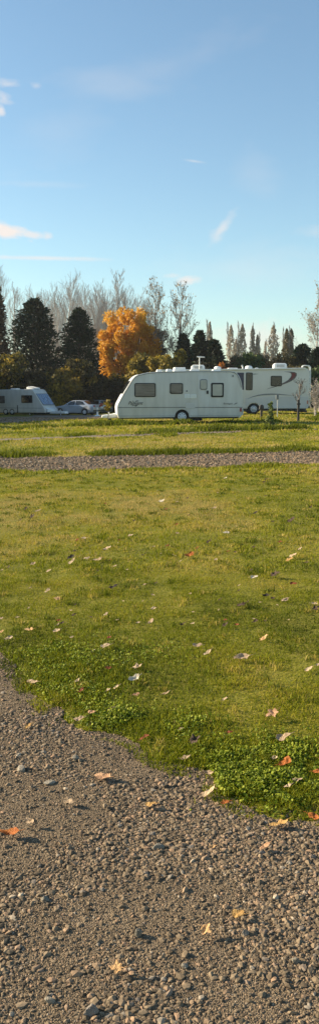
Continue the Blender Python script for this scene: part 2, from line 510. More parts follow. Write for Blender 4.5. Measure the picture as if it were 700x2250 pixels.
M['gravel'] = tintmat('gravel', [(0, (.07, .051, .032)), (.3, (.155, .115, .072)), (.6, (.25, .186, .117)), (.8, (.32, .205, .125)), (.9, (.20, .172, .138)), (1, (.54, .43, .30))], rough=.85, spec=.25)
# mottled stone faces
nt = M['gravel'].node_tree
_b = [n for n in nt.nodes if n.type == 'BSDF_PRINCIPLED'][0]
_r = [n for n in nt.nodes if n.type == 'VALTORGB'][0]
_tc = nt.nodes.new('ShaderNodeTexCoord'); _n = nt.nodes.new('ShaderNodeTexNoise'); _n.inputs['Scale'].default_value = 160; _n.inputs['Detail'].default_value = 4
nt.links.new(_tc.outputs['Object'], _n.inputs['Vector'])
_mx = nt.nodes.new('ShaderNodeMix'); _mx.data_type = 'RGBA'; _mx.blend_type = 'MULTIPLY'; _mx.inputs[0].default_value = .6
_cr = ramp(nt, [(.3, (.6, .58, .56)), (.7, (1.15, 1.12, 1.08))]); nt.links.new(_n.outputs['Fac'], _cr.inputs[0])
nt.links.new(_r.outputs[0], _mx.inputs[6]); nt.links.new(_cr.outputs[0], _mx.inputs[7]); nt.links.new(_mx.outputs[2], _b.inputs['Base Color'])

def soil_material(name, dirt, speck, scale, bump, fine=0):
    m, nt, b = newmat(name)
    tc = nt.nodes.new('ShaderNodeTexCoord')
    v = nt.nodes.new('ShaderNodeTexVoronoi'); v.inputs['Scale'].default_value = scale
    nt.links.new(tc.outputs['Object'], v.inputs['Vector'])
    n = nt.nodes.new('ShaderNodeTexNoise'); n.inputs['Scale'].default_value = 3; n.inputs['Detail'].default_value = 8
    nt.links.new(tc.outputs['Object'], n.inputs['Vector'])
    r1 = ramp(nt, dirt); nt.links.new(n.outputs['Fac'], r1.inputs[0])
    sep = nt.nodes.new('ShaderNodeSeparateColor'); nt.links.new(v.outputs['Color'], sep.inputs[0])
    r2 = ramp(nt, speck); nt.links.new(sep.outputs[0], r2.inputs[0])
    mx = nt.nodes.new('ShaderNodeMix'); mx.data_type = 'RGBA'; mx.inputs[0].default_value = .6
    nt.links.new(r1.outputs[0], mx.inputs[6]); nt.links.new(r2.outputs[0], mx.inputs[7]); nt.links.new(mx.outputs[2], b.inputs['Base Color'])
    b.inputs['Roughness'].default_value = .95; b.inputs['Specular IOR Level'].default_value = .15
    bp = nt.nodes.new('ShaderNodeBump'); bp.inputs['Strength'].default_value = bump; bp.inputs['Distance'].default_value = .01; bp.invert = True
    nt.links.new(v.outputs['Distance'], bp.inputs['Height']); nt.links.new(bp.outputs[0], b.inputs['Normal'])
    return m
M['gravel_bed'] = soil_material('gravel_bed', [(.3, (.10, .068, .036)), (.5, (.16, .112, .062)), (.7, (.24, .175, .105))], [(0, (.10, .075, .048)), (.6, (.20, .15, .10)), (1, (.30, .23, .155))], 230, .6)
M['track_bed'] = soil_material('track_bed', [(.35, (.15, .12, .085)), (.65, (.21, .168, .12))], [(0, (.12, .095, .07)), (.6, (.23, .185, .135)), (1, (.36, .29, .22))], 32, .8)
M['turf'] = soil_material('turf', [(.3, (.11, .115, .012)), (.5, (.18, .17, .016)), (.7, (.24, .19, .03))], [(0, (.08, .08, .012)), (.6, (.18, .17, .016)), (1, (.26, .21, .04))], 75, .3)

# ------------------------------------------------------------------ ground regions
def poly_world(px):
    return np.array([ground(u, v)[:2] for u, v in px])

def inside(poly, x, y):
    x = np.asarray(x); y = np.asarray(y)
    r = np.zeros(x.shape, bool)
    n = len(poly)
    for i in range(n):
        x0, y0 = poly[i]; x1, y1 = poly[(i + 1) % n]
        if y0 == y1: continue
        c = ((y0 > y) != (y1 > y)) & (x < (x1 - x0) * (y - y0) / (y1 - y0) + x0)
        r ^= c
    return r

pad_edge = poly_world([(-700, 1395), (-300, 1412), (-120, 1418), (0, 1432), (35, 1470), (75, 1525), (130, 1572), (180, 1600), (240, 1612), (300, 1632), (345, 1672), (400, 1690), (455, 1702), (490, 1742), (545, 1778), (620, 1795), (700, 1803), (900, 1822), (1500, 1850)])
pad_poly = np.concatenate([pad_edge, [[6, -2.5], [-6, -2.5]]])
def ext(px):
    """prolong a pixel polyline straight out of the picture on both sides, in world space"""
    w = poly_world(px)
    a = w[0] + (w[0] - w[1]) / np.linalg.norm(w[0] - w[1]) * 60
    b = w[-1] + (w[-1] - w[-2]) / np.linalg.norm(w[-1] - w[-2]) * 60
    return np.concatenate([[a], w, [b]])
track_near = ext([(0, 1036), (175, 1034), (350, 1030), (525, 1025), (700, 1020)])
track_far = ext([(0, 1006), (175, 1003), (350, 999), (525, 996), (700, 991)])
track_poly = np.concatenate([track_near, track_far[::-1]])
path_near = ext([(0, 968), (180, 962), (350, 956), (520, 951), (700, 944)])
path_far = ext([(0, 964), (180, 958), (350, 953), (520, 948.5), (700, 942)])
path_poly = np.concatenate([path_near, path_far[::-1]])
lane_near = [(-60, 931), (0, 930), (80, 926), (160, 922), (235, 918), (262, 916)]
lane_far = [(-60, 917), (0, 916), (80, 914), (160, 912), (235, 911), (262, 912)]
lane_poly = np.concatenate([poly_world(lane_near), poly_world(lane_far)[::-1]])

def jit(x, y, a, f):
    return x + a * (fbm(x * f + 31, y * f) - .5) * 2, y + a * (fbm(x * f, y * f + 47) - .5) * 2

def in_pad(x, y): return inside(pad_poly, *jit(x, y, .07, 6.))
def in_track(x, y): return inside(track_poly, *jit(x, y, .25, 1.2))
def in_path(x, y): return inside(path_poly, *jit(x, y, .7, .6))
def in_lane(x, y): return inside(lane_poly, *jit(x, y, .4, .8))
def in_any(x, y): return in_pad(x, y) | in_track(x, y) | in_path(x, y) | in_lane(x, y)

xs = np.concatenate([-np.geomspace(680, 2.7, 64), np.arange(-2.6, 2.61, .03), np.geomspace(2.7, 680, 64)])
ys = np.concatenate([[-60, -20, -8, -4, -2, -.5, .5, 1.0], np.arange(1.3, 5.4, .03), np.geomspace(5.45, 12.2, 70), np.arange(12.3, 24, .1), np.arange(24.2, 66, .25), np.geomspace(67, 1250, 50)])
GX, GY = np.meshgrid(xs, ys)
GZ = terrain(GX, GY)
cx = (GX[:-1, :-1] + GX[1:, 1:]) / 2; cy = (GY[:-1, :-1] + GY[1:, 1:]) / 2
nx = len(xs); ny = len(ys)
ii, jj = np.meshgrid(np.arange(ny - 1), np.arange(nx - 1), indexing='ij')
quad = np.stack([ii * nx + jj, ii * nx + jj + 1, (ii + 1) * nx + jj + 1, (ii + 1) * nx + jj], -1)
masks = {}
for nm, fn in (('gravel_pitch', in_pad), ('gravel_track', in_track), ('gravel_path', in_path), ('gravel_lane', in_lane)):
    masks[nm] = fn(cx, cy)
allm = masks['gravel_pitch'] | masks['gravel_track'] | masks['gravel_path'] | masks['gravel_lane']
sunk = GZ.copy()
inner = np.zeros((ny, nx), bool)
inner[1:-1, 1:-1] = allm[:-1, :-1] & allm[1:, :-1] & allm[:-1, 1:] & allm[1:, 1:]
sunk[inner] -= .03
outerm = np.zeros((ny, nx), bool)
for a, b in ((slice(0, -1), slice(0, -1)), (slice(1, None), slice(0, -1)), (slice(0, -1), slice(1, None)), (slice(1, None), slice(1, None))):
    outerm[a, b] |= allm
edge_v = outerm & ~inner
sunk[edge_v] -= .004
V = np.stack([GX, GY, sunk], -1).reshape(-1, 3)
tag(link_mesh('ground', mesh_np('ground', V, [quad.reshape(-1, 4)], smooth=True), M['turf']), kind='structure')
done = np.zeros_like(allm)
for nm, mat in (('gravel_pitch', 'gravel_bed'), ('gravel_track', 'track_bed'), ('gravel_path', 'track_bed'), ('gravel_lane', 'track_bed')):
    mk = masks[nm] & ~done; done |= mk
    q = quad[mk]
    used, inv = np.unique(q.ravel(), return_inverse=True)
    P = np.stack([GX, GY, GZ], -1).reshape(-1, 3)[used]
    tag(link_mesh(nm, mesh_np(nm, P, [inv.reshape(-1, 4)], smooth=True), M[mat]), kind='structure')

# ------------------------------------------------------------------ gravel stones
ICO_V = None
def ico(sub):
    bm = bmesh.new(); bmesh.ops.create_icosphere(bm, subdivisions=sub, radius=1)
    v = np.array([x.co[:] for x in bm.verts]); f = np.array([[a.index for a in fc.verts] for fc in bm.faces]); bm.free()
    return v, f

def rot_mats(rng, n):
    q = rng.normal(size=(n, 4)); q /= np.linalg.norm(q, axis=1, keepdims=True)
    w, x, y, z = q.T
    return np.stack([np.stack([1 - 2 * (y * y + z * z), 2 * (x * y - z * w), 2 * (x * z + y * w)], -1),
                     np.stack([2 * (x * y + z * w), 1 - 2 * (x * x + z * z), 2 * (y * z - x * w)], -1),
                     np.stack([2 * (x * z - y * w), 2 * (y * z + x * w), 1 - 2 * (x * x + y * y)], -1)], 1)

def stones(name, x, y, r, tint, rng, sub=1, smooth=False, jag=.22, sink=.25):
    v, f = ico(sub); n = len(x); k = len(v)
    sc_ = np.stack([rng.uniform(.8, 1.25, n), rng.uniform(.65, 1.0, n), rng.uniform(.34, .66, n)], 1)
    a = rng.uniform(0, 2 * np.pi, n)
    P = v[None] * (1 + jag * rng.uniform(-1, 1, (n, k, 1))) * sc_[:, None] * r[:, None, None]
    # tip a little, then spin round the upright
    tl = rng.normal(0, .35, n); ct, st = np.cos(tl), np.sin(tl)
    P = np.stack([P[..., 0], P[..., 1] * ct[:, None] - P[..., 2] * st[:, None], P[..., 1] * st[:, None] + P[..., 2] * ct[:, None]], -1)
    ca, sa = np.cos(a), np.sin(a)
    P = np.stack([P[..., 0] * ca[:, None] - P[..., 1] * sa[:, None], P[..., 0] * sa[:, None] + P[..., 1] * ca[:, None], P[..., 2]], -1)
    z = terrain(x, y) + r * sc_[:, 2] * (1 - 2 * sink) 
    P += np.stack([x, y, z], -1)[:, None]
    F = (f[None] + (np.arange(n) * k)[:, None, None]).reshape(-1, 3)
    return mesh_np(name, P.reshape(-1, 3), [F], np.repeat(tint, k), smooth)

def pick_in_view(rng, n, y0, y1, margin, power=0.):
    """random ground points in the view's wedge plus a margin; density falls as y**-power"""
    yy = np.linspace(y0, y1, 400); w = (.368 * yy + 2 * margin) * yy ** -power
    c = np.cumsum(w); c /= c[-1]
    y = np.interp(rng.random(n), c, yy)
    x = (rng.random(n) - .5) * (.368 * y * 1.05 + 2 * margin)
    return x, y

def pick_beside(rng, n, y0, y1, m0, m1):
    """random ground points in the two strips beside the view's wedge"""
    y = rng.uniform(y0, y1, n); sgn = np.where(rng.random(n) < .5, -1, 1)
    return sgn * (.193 * y + m0 + (m1 - m0) * rng.random(n)), y

def pad_stones(n, seed, med, sig, lo, hi, d0, gain, floor, sink, big=0., beside=False):
    rng = np.random.default_rng(seed)
    x, y = pick_beside(rng, n, .5, 5.6, .5, 2.4) if beside else pick_in_view(rng, n, 1.35, 5.3, .5, .9)
    if beside:
        k = n // 5; x[:k] = rng.uniform(-.8, .8, k); y[:k] = rng.uniform(.4, 1.36, k)
    patch = .5 + 1.3 * (fbm(x * 2.3 + 3, y * 2.7, 4) - .5)
    ip = in_pad(x, y)
    keep = ip & (rng.random(n) < np.clip((patch - d0) * gain, floor, 1))
    keep |= in_pad(x, y - .12) & ~ip & (rng.random(n) < .06)
    x, y, patch = x[keep], y[keep], patch[keep]
    r = med * np.exp(rng.normal(0, sig, len(x))) * (.75 + .5 * sstep(.38, .66, patch))
    b = rng.random(len(x)) < big; r[b] *= 2.1
    tint = np.clip(rng.beta(1.5, 1.8, len(x)), 0, 1)
    tag(link_mesh('gravel', stones('gravel', x, y, np.clip(r, lo, hi), tint, rng, sink=sink, jag=.28), M['gravel']), kind='stuff')
pad_stones(250000, 11, .0031, .52, .0016, .0125, .24, 2.6, .55, .36, .012)
pad_stones(95000, 15, .0038, .5, .002, .013, .24, 2.6, .55, .36, .012, True)
pad_stones(75000, 16, .0027, .35, .0015, .005, .05, 2.2, .55, .35, 0, True)
pad_stones(230000, 13, .0019, .35, .001, .004, .05, 2.2, .55, .35)

rng = np.random.default_rng(12)
x, y = pick_in_view(rng, 90000, 13, 23, 4, 0)
keep = in_track(x, y); x, y = x[keep], y[keep]
x2, y2 = pick_in_view(rng, 26000, 30, 62, 2, 0)
keep = in_path(x2, y2) | in_lane(x2, y2); x = np.concatenate([x, x2[keep]]); y = np.concatenate([y, y2[keep]])
r = .017 * np.exp(rng.normal(0, .4, len(x))); r[y > 25] *= 1.5
g2 = link_mesh('gravel', stones('gravel', x, y, np.clip(r, .006, .05), np.clip(rng.beta(2, 1.8, len(x)), 0, 1), rng), M['gravel']); tag(g2, kind='stuff')

# ------------------------------------------------------------------ grass
def blades(name, x, y, h, w, tint, rng, lean=.85, mat='grass'):
    n = len(x); z = terrain(x, y) - .004
    a = rng.uniform(0, 2 * np.pi, n); fx, fy = np.cos(a), np.sin(a)       # width direction
    b = rng.uniform(0, 2 * np.pi, n); ln = np.abs(rng.normal(0, lean, n)) * h
    lx, ly = np.cos(b) * ln, np.sin(b) * ln
    B = np.stack([x, y, z], -1); W = np.stack([fx * w / 2, fy * w / 2, np.zeros(n)], -1)
    mid = B + np.stack([lx * .35, ly * .35, h * .6], -1); tip = B + np.stack([lx, ly, h * np.clip(1 - .25 * (ln / h) ** 2, .3, 1)], -1)
    v = np.stack([B - W, B + W, mid + W * .8, mid - W * .8, tip], 1).reshape(-1, 3)
    i = np.arange(n)[:, None] * 5
    return mesh_np(name, v, [i + np.array([[0, 1, 2, 3]]), i + np.array([[3, 2, 4]])], np.repeat(tint, 5))

def grass_tint(x, y, rng):
    p = fbm(x * .55 + 4, y * .35, 3); q = fbm(x * 2.2, y * 1.4 + 8, 2)
    t = .46 + 1.3 * (p - .5) + .7 * (q - .5) + .16 * sstep(6, 13, y) + rng.normal(0, .13, len(x))
    dry = rng.random(len(x)) < .05
    t[dry] += .3
    return np.clip(t, 0, 1)

def dist_pad(x, y):
    """0 at the pad's edge, growing into the lawn (metres, roughly)"""
    d = np.full(len(x), 9.)
    for i in range(len(pad_edge) - 1):
        a = pad_edge[i]; b = pad_edge[i + 1]; ab = b - a
        t = np.clip(((x - a[0]) * ab[0] + (y - a[1]) * ab[1]) / (ab @ ab), 0, 1)
        d = np.minimum(d, np.hypot(x - a[0] - ab[0] * t, y - a[1] - ab[1] * t))
    return d

def lawn(seed, n, y0, y1, margin, power, h, w, beside=0):
    rng = np.random.default_rng(seed)
    x, y = pick_beside(rng, n, y0, y1, margin, beside) if beside else pick_in_view(rng, n, y0, y1, margin, power)
    ip = in_pad(x, y); d = dist_pad(x, y) if y0 < 6 else np.full(len(x), 9.)
    clump = fbm(x * 5, y * 5, 2)
    keep = ~(in_track(x, y) | in_path(x, y) | in_lane(x, y))
    keep &= (~ip) | ((d < .07) & (clump > .52)) | False
    keep &= (d > .05) | (clump > .40) | ip
    x, y, clump = x[keep], y[keep], clump[keep]
    hh = h * np.clip(rng.normal(1, .3, len(x)), .35, 1.8) * (.35 + 1.4 * clump)
    return x, y, hh, w * rng.uniform(.7, 1.3, len(x)), grass_tint(x, y, rng)

for k, a in enumerate(((21, 210000, 2.6, 7.0, .7, .6, .015, .0034), (22, 140000, 7.0, 16, 1.2, 1.0, .020, .0065), (25, 90000, 2.0, 7.2, .7, 0, .016, .0055, 2.6), (26, 50000, 7.0, 16, 1.2, 0, .021, .0095, 3.0), (23, 60000, 16, 34, 2.5, 1.0, .04, .02), (24, 40000, 32, 75, 4, .8, .06, .05))):
    g = lawn(*a)
    tag(link_mesh('grass', blades('grass', *g, np.random.default_rng(a[0] + 50)), M['grass']), kind='stuff')

# tussocks along the edges of the track and the paths, and the low ridges further back
def tuft_line(px, width, n, h, w, seed, thick=.0, gap=.45, tmid=.3):
    rng = np.random.default_rng(seed)
    pts = ext(px)[1:-1] if True else None
    a = pts[0] + (pts[0] - pts[1]) * .25; b = pts[-1] + (pts[-1] - pts[-2]) * .25
    pts = np.concatenate([[a], pts, [b]])
    s = rng.random(n) * (len(pts) - 1); i = np.minimum(s.astype(int), len(pts) - 2); f = (s - i)[:, None]
    p = pts[i] * (1 - f) + pts[i + 1] * f
    x = p[:, 0]; y = p[:, 1] + rng.normal(0, width, n)
    c = fbm(x * .9 + seed, y * .3, 3)
    k = c > gap; x, y, c = x[k], y[k], c[k]
    hh = h * (.35 + 2.2 * (c - gap)) * rng.uniform(.5, 1.3, len(x))
    t = np.clip(rng.normal(tmid, .16, len(x)), 0, 1)
    return blades('grass', x, y, hh, w * rng.uniform(.6, 1.3, len(x)), t, rng, lean=.45)
for px, wd, n, h, w, sd, gp, tm in (
    ([(0, 1003), (175, 1000), (350, 997), (525, 993), (700, 988)], .25, 12000, .15, .018, 61, .40, .26),
    ([(0, 1037), (175, 1035), (350, 1032), (525, 1027), (700, 1021)], .18, 5000, .09, .014, 62, .45, .42),
    ([(150, 958), (350, 951), (520, 946), (640, 941)], .4, 8000, .22, .03, 63, .40, .24),
    ([(0, 970), (180, 965), (350, 958)], .4, 3500, .14, .03, 64, .48, .35),
    ([(240, 934), (380, 932), (480, 929), (600, 927), (700, 923)], .5, 11000, .24, .04, 65, .38, .24),
    ([(60, 940), (160, 935), (250, 930)], .5, 4000, .16, .04, 66, .42, .30)):
    tag(link_mesh('grass', tuft_line(px, wd, n, h, w, sd, gap=gp, tmid=tm), M['grass']), kind='stuff')

# longer, fresher grass growing through the clover
rng = np.random.default_rng(78)
X, Y = [], []
for (u, v, ru, rv, n_) in ((165, 1490, 120, 85, 5000), (560, 1700, 130, 70, 6000), (660, 1720, 90, 60, 3500), (300, 1590, 120, 40, 2500), (430, 1660, 80, 40, 1800), (120, 1450, 110, 40, 1800), (780, 1740, 90, 50, 2000)):
    uu = u + ru * rng.normal(0, .55, n_); vv = v + rv * rng.normal(0, .55, n_)
    cp, sp = math.cos(PITCH), math.sin(PITCH); b = (1125 - vv) / F_PX
    t_ = -EYE / (-sp + b * cp); X.append((uu - 350) / F_PX * t_); Y.append((cp + b * sp) * t_)
x = np.concatenate(X); y = np.concatenate(Y); k = ~in_pad(x, y) | (rng.random(len(x)) < .05); x, y = x[k], y[k]
c = fbm(x * 7, y * 7, 2)
tag(link_mesh('grass', blades('grass', x, y, rng.uniform(.014, .034, len(x)) * (.5 + c), .0045 * rng.uniform(.6, 1.3, len(x)), np.clip(rng.normal(.40, .16, len(x)), 0, 1), rng), M['grass']), kind='stuff')

# small darker tufts and straw-coloured bents scattered over the lawn
rng = np.random.default_rng(77)
tx, ty_ = pick_in_view(rng, 1500, 3.4, 17, 1.0, .6)
k = ~in_any(tx, ty_) ; tx, ty_ = tx[k], ty_[k]
per = 22
x = np.repeat(tx, per) + rng.normal(0, .022, len(tx) * per) * np.repeat(np.sqrt(ty_ / 4), per); y = np.repeat(ty_, per) + rng.normal(0, .03, len(tx) * per) * np.repeat(np.sqrt(ty_ / 4), per)
hh = np.repeat(rng.uniform(.016, .048, len(tx)), per) * rng.uniform(.6, 1.2, len(x))
tt_ = np.clip(np.repeat(np.where(rng.random(len(tx)) < .35, .88, .22), per) + rng.normal(0, .1, len(x)), 0, 1)
tag(link_mesh('grass', blades('grass', x, y, hh, .0012 * y ** .9 * rng.uniform(.7, 1.3, len(x)), tt_, rng), M['grass']), kind='stuff')

# broad-leaved clover and weeds on the lawn's edge
def clover(seed, patches, n):
    rng = np.random.default_rng(seed)
    X, Y = [], []
    for (u, v, ru, rv, wgt) in patches:
        k = int(n * wgt)
        uu = u + ru * rng.normal(0, .5, k); vv = v + rv * rng.normal(0, .5, k)
        cp, sp = math.cos(PITCH), math.sin(PITCH)
        a = (uu - 350) / F_PX; b = (1125 - vv) / F_PX
        dy = cp + b * sp; dz = -sp + b * cp
        t = -EYE / dz; X.append(a * t); Y.append(dy * t)
    x = np.concatenate(X); y = np.concatenate(Y)
    c = fbm(x * 9, y * 9, 2)
    keep = (c > .36) & (~in_pad(x, y) | (c > .80))
    x, y, c = x[keep], y[keep], c[keep]; n = len(x)
    z = terrain(x, y) + rng.uniform(.004, .030, n) * (c * 1.5)
    ctr = np.stack([x, y, z], -1)
    d = np.stack([rng.normal(size=n), rng.normal(size=n), rng.normal(size=n) * .9], -1); d /= np.linalg.norm(d, axis=1, keepdims=True)
    e = np.cross(d, np.stack([rng.normal(-.35, .8, n), rng.normal(-.2, .8, n), np.ones(n)], -1)); e /= np.linalg.norm(e, axis=1, keepdims=True)
    s = (.0052 * rng.uniform(.6, 1.6, n))[:, None]
    # rounded leaflet: six points round a dished centre
    ang = np.arange(6) * np.pi / 3
    nrm = np.cross(d, e)
    ringv = ctr[:, None] + d[:, None] * (np.cos(ang)[None, :, None] * s[:, None]) + e[:, None] * (np.sin(ang)[None, :, None] * s[:, None] * .75)
    v = np.concatenate([(ctr - nrm * s * .25)[:, None], ringv], 1).reshape(-1, 3)
    i = np.arange(n)[:, None] * 7
    fs = [i + np.array([[0, 1 + k, 1 + (k + 1) % 6]]) for k in range(6)]
    tint = np.clip(rng.normal(.5, .24, n) + .5 * (c - .5), 0, 1); tint[rng.random(n) < .06] = 1.
    return mesh_np('clover', v, [np.concatenate(fs, 0)], np.repeat(tint, 7))
tag(link_mesh('clover', clover(71, [(165, 1490, 120, 85, .15), (110, 1440, 70, 30, .05), (560, 1700, 120, 70, .34), (660, 1720, 80, 60, .16), (250, 1580, 70, 30, .10), (480, 1690, 50, 40, .06), (620, 1640, 120, 40, .06), (290, 1440, 160, 30, .05), (760, 1740, 80, 40, .08), (400, 1600, 90, 40, .05)], 14000), M['clover']), kind='stuff')

# ------------------------------------------------------------------ fallen leaves, each one a thing
LC = {
    'cream': ((.48, .34, .20), (.66, .52, .34)), 'white': ((.62, .53, .40), (.76, .68, .54)), 'tan': ((.56, .33, .14), (.74, .49, .24)),
    'ochre': ((.46, .26, .08), (.60, .38, .14)), 'orange': ((.38, .10, .02), (.52, .19, .04)), 'rust': ((.20, .05, .018), (.32, .10, .03)),
    'brown': ((.07, .042, .026), (.13, .085, .055)), 'beige': ((.38, .26, .155), (.55, .41, .27)), 'pink': ((.44, .23, .12), (.60, .38, .22)), 'dark': ((.025, .02, .014), (.06, .045, .03))}
LM = {}
for k, (a, b) in LC.items():
    LM[k] = pm('leaf_' + k, [(.3, a), (.7, b)], scale=70, rough=.7, bump=.4, bscale=160, spec=.3)

for m in LM.values():      # thin dry leaves let some light through
    nt = m.node_tree
    o_ = [n for n in nt.nodes if n.type == 'OUTPUT_MATERIAL'][0]; b_ = [n for n in nt.nodes if n.type == 'BSDF_PRINCIPLED'][0]; r_ = [n for n in nt.nodes if n.type == 'VALTORGB'][0]
    t_ = nt.nodes.new('ShaderNodeBsdfTranslucent'); nt.links.new(r_.outputs[0], t_.inputs['Color'])
    x_ = nt.nodes.new('ShaderNodeMixShader'); x_.inputs[0].default_value = .35
    nt.links.new(b_.outputs[0], x_.inputs[1]); nt.links.new(t_.outputs[0], x_.inputs[2]); nt.links.new(x_.outputs[0], o_.inputs[0])

def leaf_mesh(rng, shape, L, asp, curl):
    """one dead leaf: lobed or oval outline on a blade with a midrib fold, curl, wrinkles and real thickness, plus its stalk"""
    nseg = 40 if shape == 'lobed' else 20
    th = np.linspace(0, 2 * np.pi, nseg, endpoint=False)
    if shape == 'lobed':
        rad = .70 + .20 * np.cos(5 * th) * np.clip(.75 + .35 * np.cos(th), 0, 1.2) + .05 * np.cos(15 * th + 1) + .04 * rng.normal(size=nseg)
        rad *= (.85 + .22 * np.cos(th))
    else:
        rad = 1 / np.sqrt((np.cos(th)) ** 2 + (np.sin(th) / .55) ** 2) * (1 + .07 * rng.normal(size=nseg)) * (1 + .16 * np.cos(3 * th + rng.uniform(0, 6))) 
    rings = [0.0, .35, .7, 1.0]
    pts = [(0, 0)]
    for s in rings[1:]:
        for t, rr in zip(th, rad): pts.append((rr * s * np.cos(t), rr * s * np.sin(t) * asp))
    P = np.array(pts)
    X, Y = P[:, 0], P[:, 1]
    Z = .5 * curl * (Y ** 2 * 1.1 + .5 * X ** 2) + .07 * np.abs(Y) + .20 * (vnoise(X * 2.6 + rng.random() * 50, Y * 2.6 + rng.random() * 50) - .5) * 2 + curl * .35 * X * Y * rng.normal()
    if rng.random() < .6: Z += curl * .5 * np.maximum(X, 0) ** 2
    v = np.stack([X, Y, Z], 1) * L / 2
    bm = bmesh.new()
    bv = [bm.verts.new(p) for p in v]
    n = nseg
    for i in range(n):
        j = (i + 1) % n
        bm.faces.new((bv[0], bv[1 + i], bv[1 + j]))
        for r_ in range(2):
            a0 = 1 + r_ * n; b0 = a0 + n
            bm.faces.new((bv[a0 + i], bv[b0 + i], bv[b0 + j], bv[a0 + j]))
    bmesh.ops.recalc_face_normals(bm, faces=bm.faces)
    bmesh.ops.solidify(bm, geom=bm.faces[:], thickness=.0004)
    k = v[1 + 2 * n + n // 2]
    add_tube(bm, [Vector(k), Vector(k) + Vector((-L * .18, L * .03, L * .04)), Vector(k) + Vector((-L * .34, -L * .05, L * .03))], [.0012, .001, .0008], 5)
    for f in bm.faces: f.smooth = True
    return bm

def fallen(u, v, w, h, col, label, shape='oval', curl=None, yaw=None, group=None, lift=None, seed=None, cat='leaf', name='fallen_leaf'):
    rng = np.random.default_rng(int(u * 131 + v * 7) if seed is None else seed)
    p = ground(u, v + h * .3)
    px_m = F_PX / (p - Vector((0, 0, EYE))).length
    L = w / px_m
    view = math.asin(min(.9, EYE / (p - Vector((0, 0, EYE))).length))
    want = math.asin(max(.1, min(1, (h / w) / (.9 if shape == 'lobed' else .75))))
    tilt = max(-.1, min(.55, want - view))
    asp = .95 if shape == 'lobed' else rng.uniform(.8, 1.05)
    cu = .6 * (curl if curl is not None else rng.uniform(.25, .8))
    o = bm_obj(name, leaf_mesh(rng, shape, L * .94, asp, cu), LM[col], None, smooth=True, sharp=60)
    ongrass = not bool(in_pad(np.array([p.x]), np.array([p.y]))[0])
    lift = (.014 if ongrass else .011) if lift is None else lift
    # spin about the upright first, then lean towards the camera
    yw = rng.normal(0, .35) + (math.pi if rng.random() < .5 else 0) if yaw is None else yaw
    roll = rng.uniform(.18, .48)
    Mx = Matrix.Rotation(-roll, 4, 'Y') @ Matrix.Rotation(tilt, 4, 'X') @ Matrix.Rotation(yw, 4, 'Z')
    o.matrix_world = Matrix.Translation((p.x, p.y, p.z + lift + (math.sin(abs(tilt)) * .36 + math.sin(roll) * .3) * L)) @ Mx
    tag(o, label, cat, group or 'dead leaves fallen on the lawn and gravel')
    return o

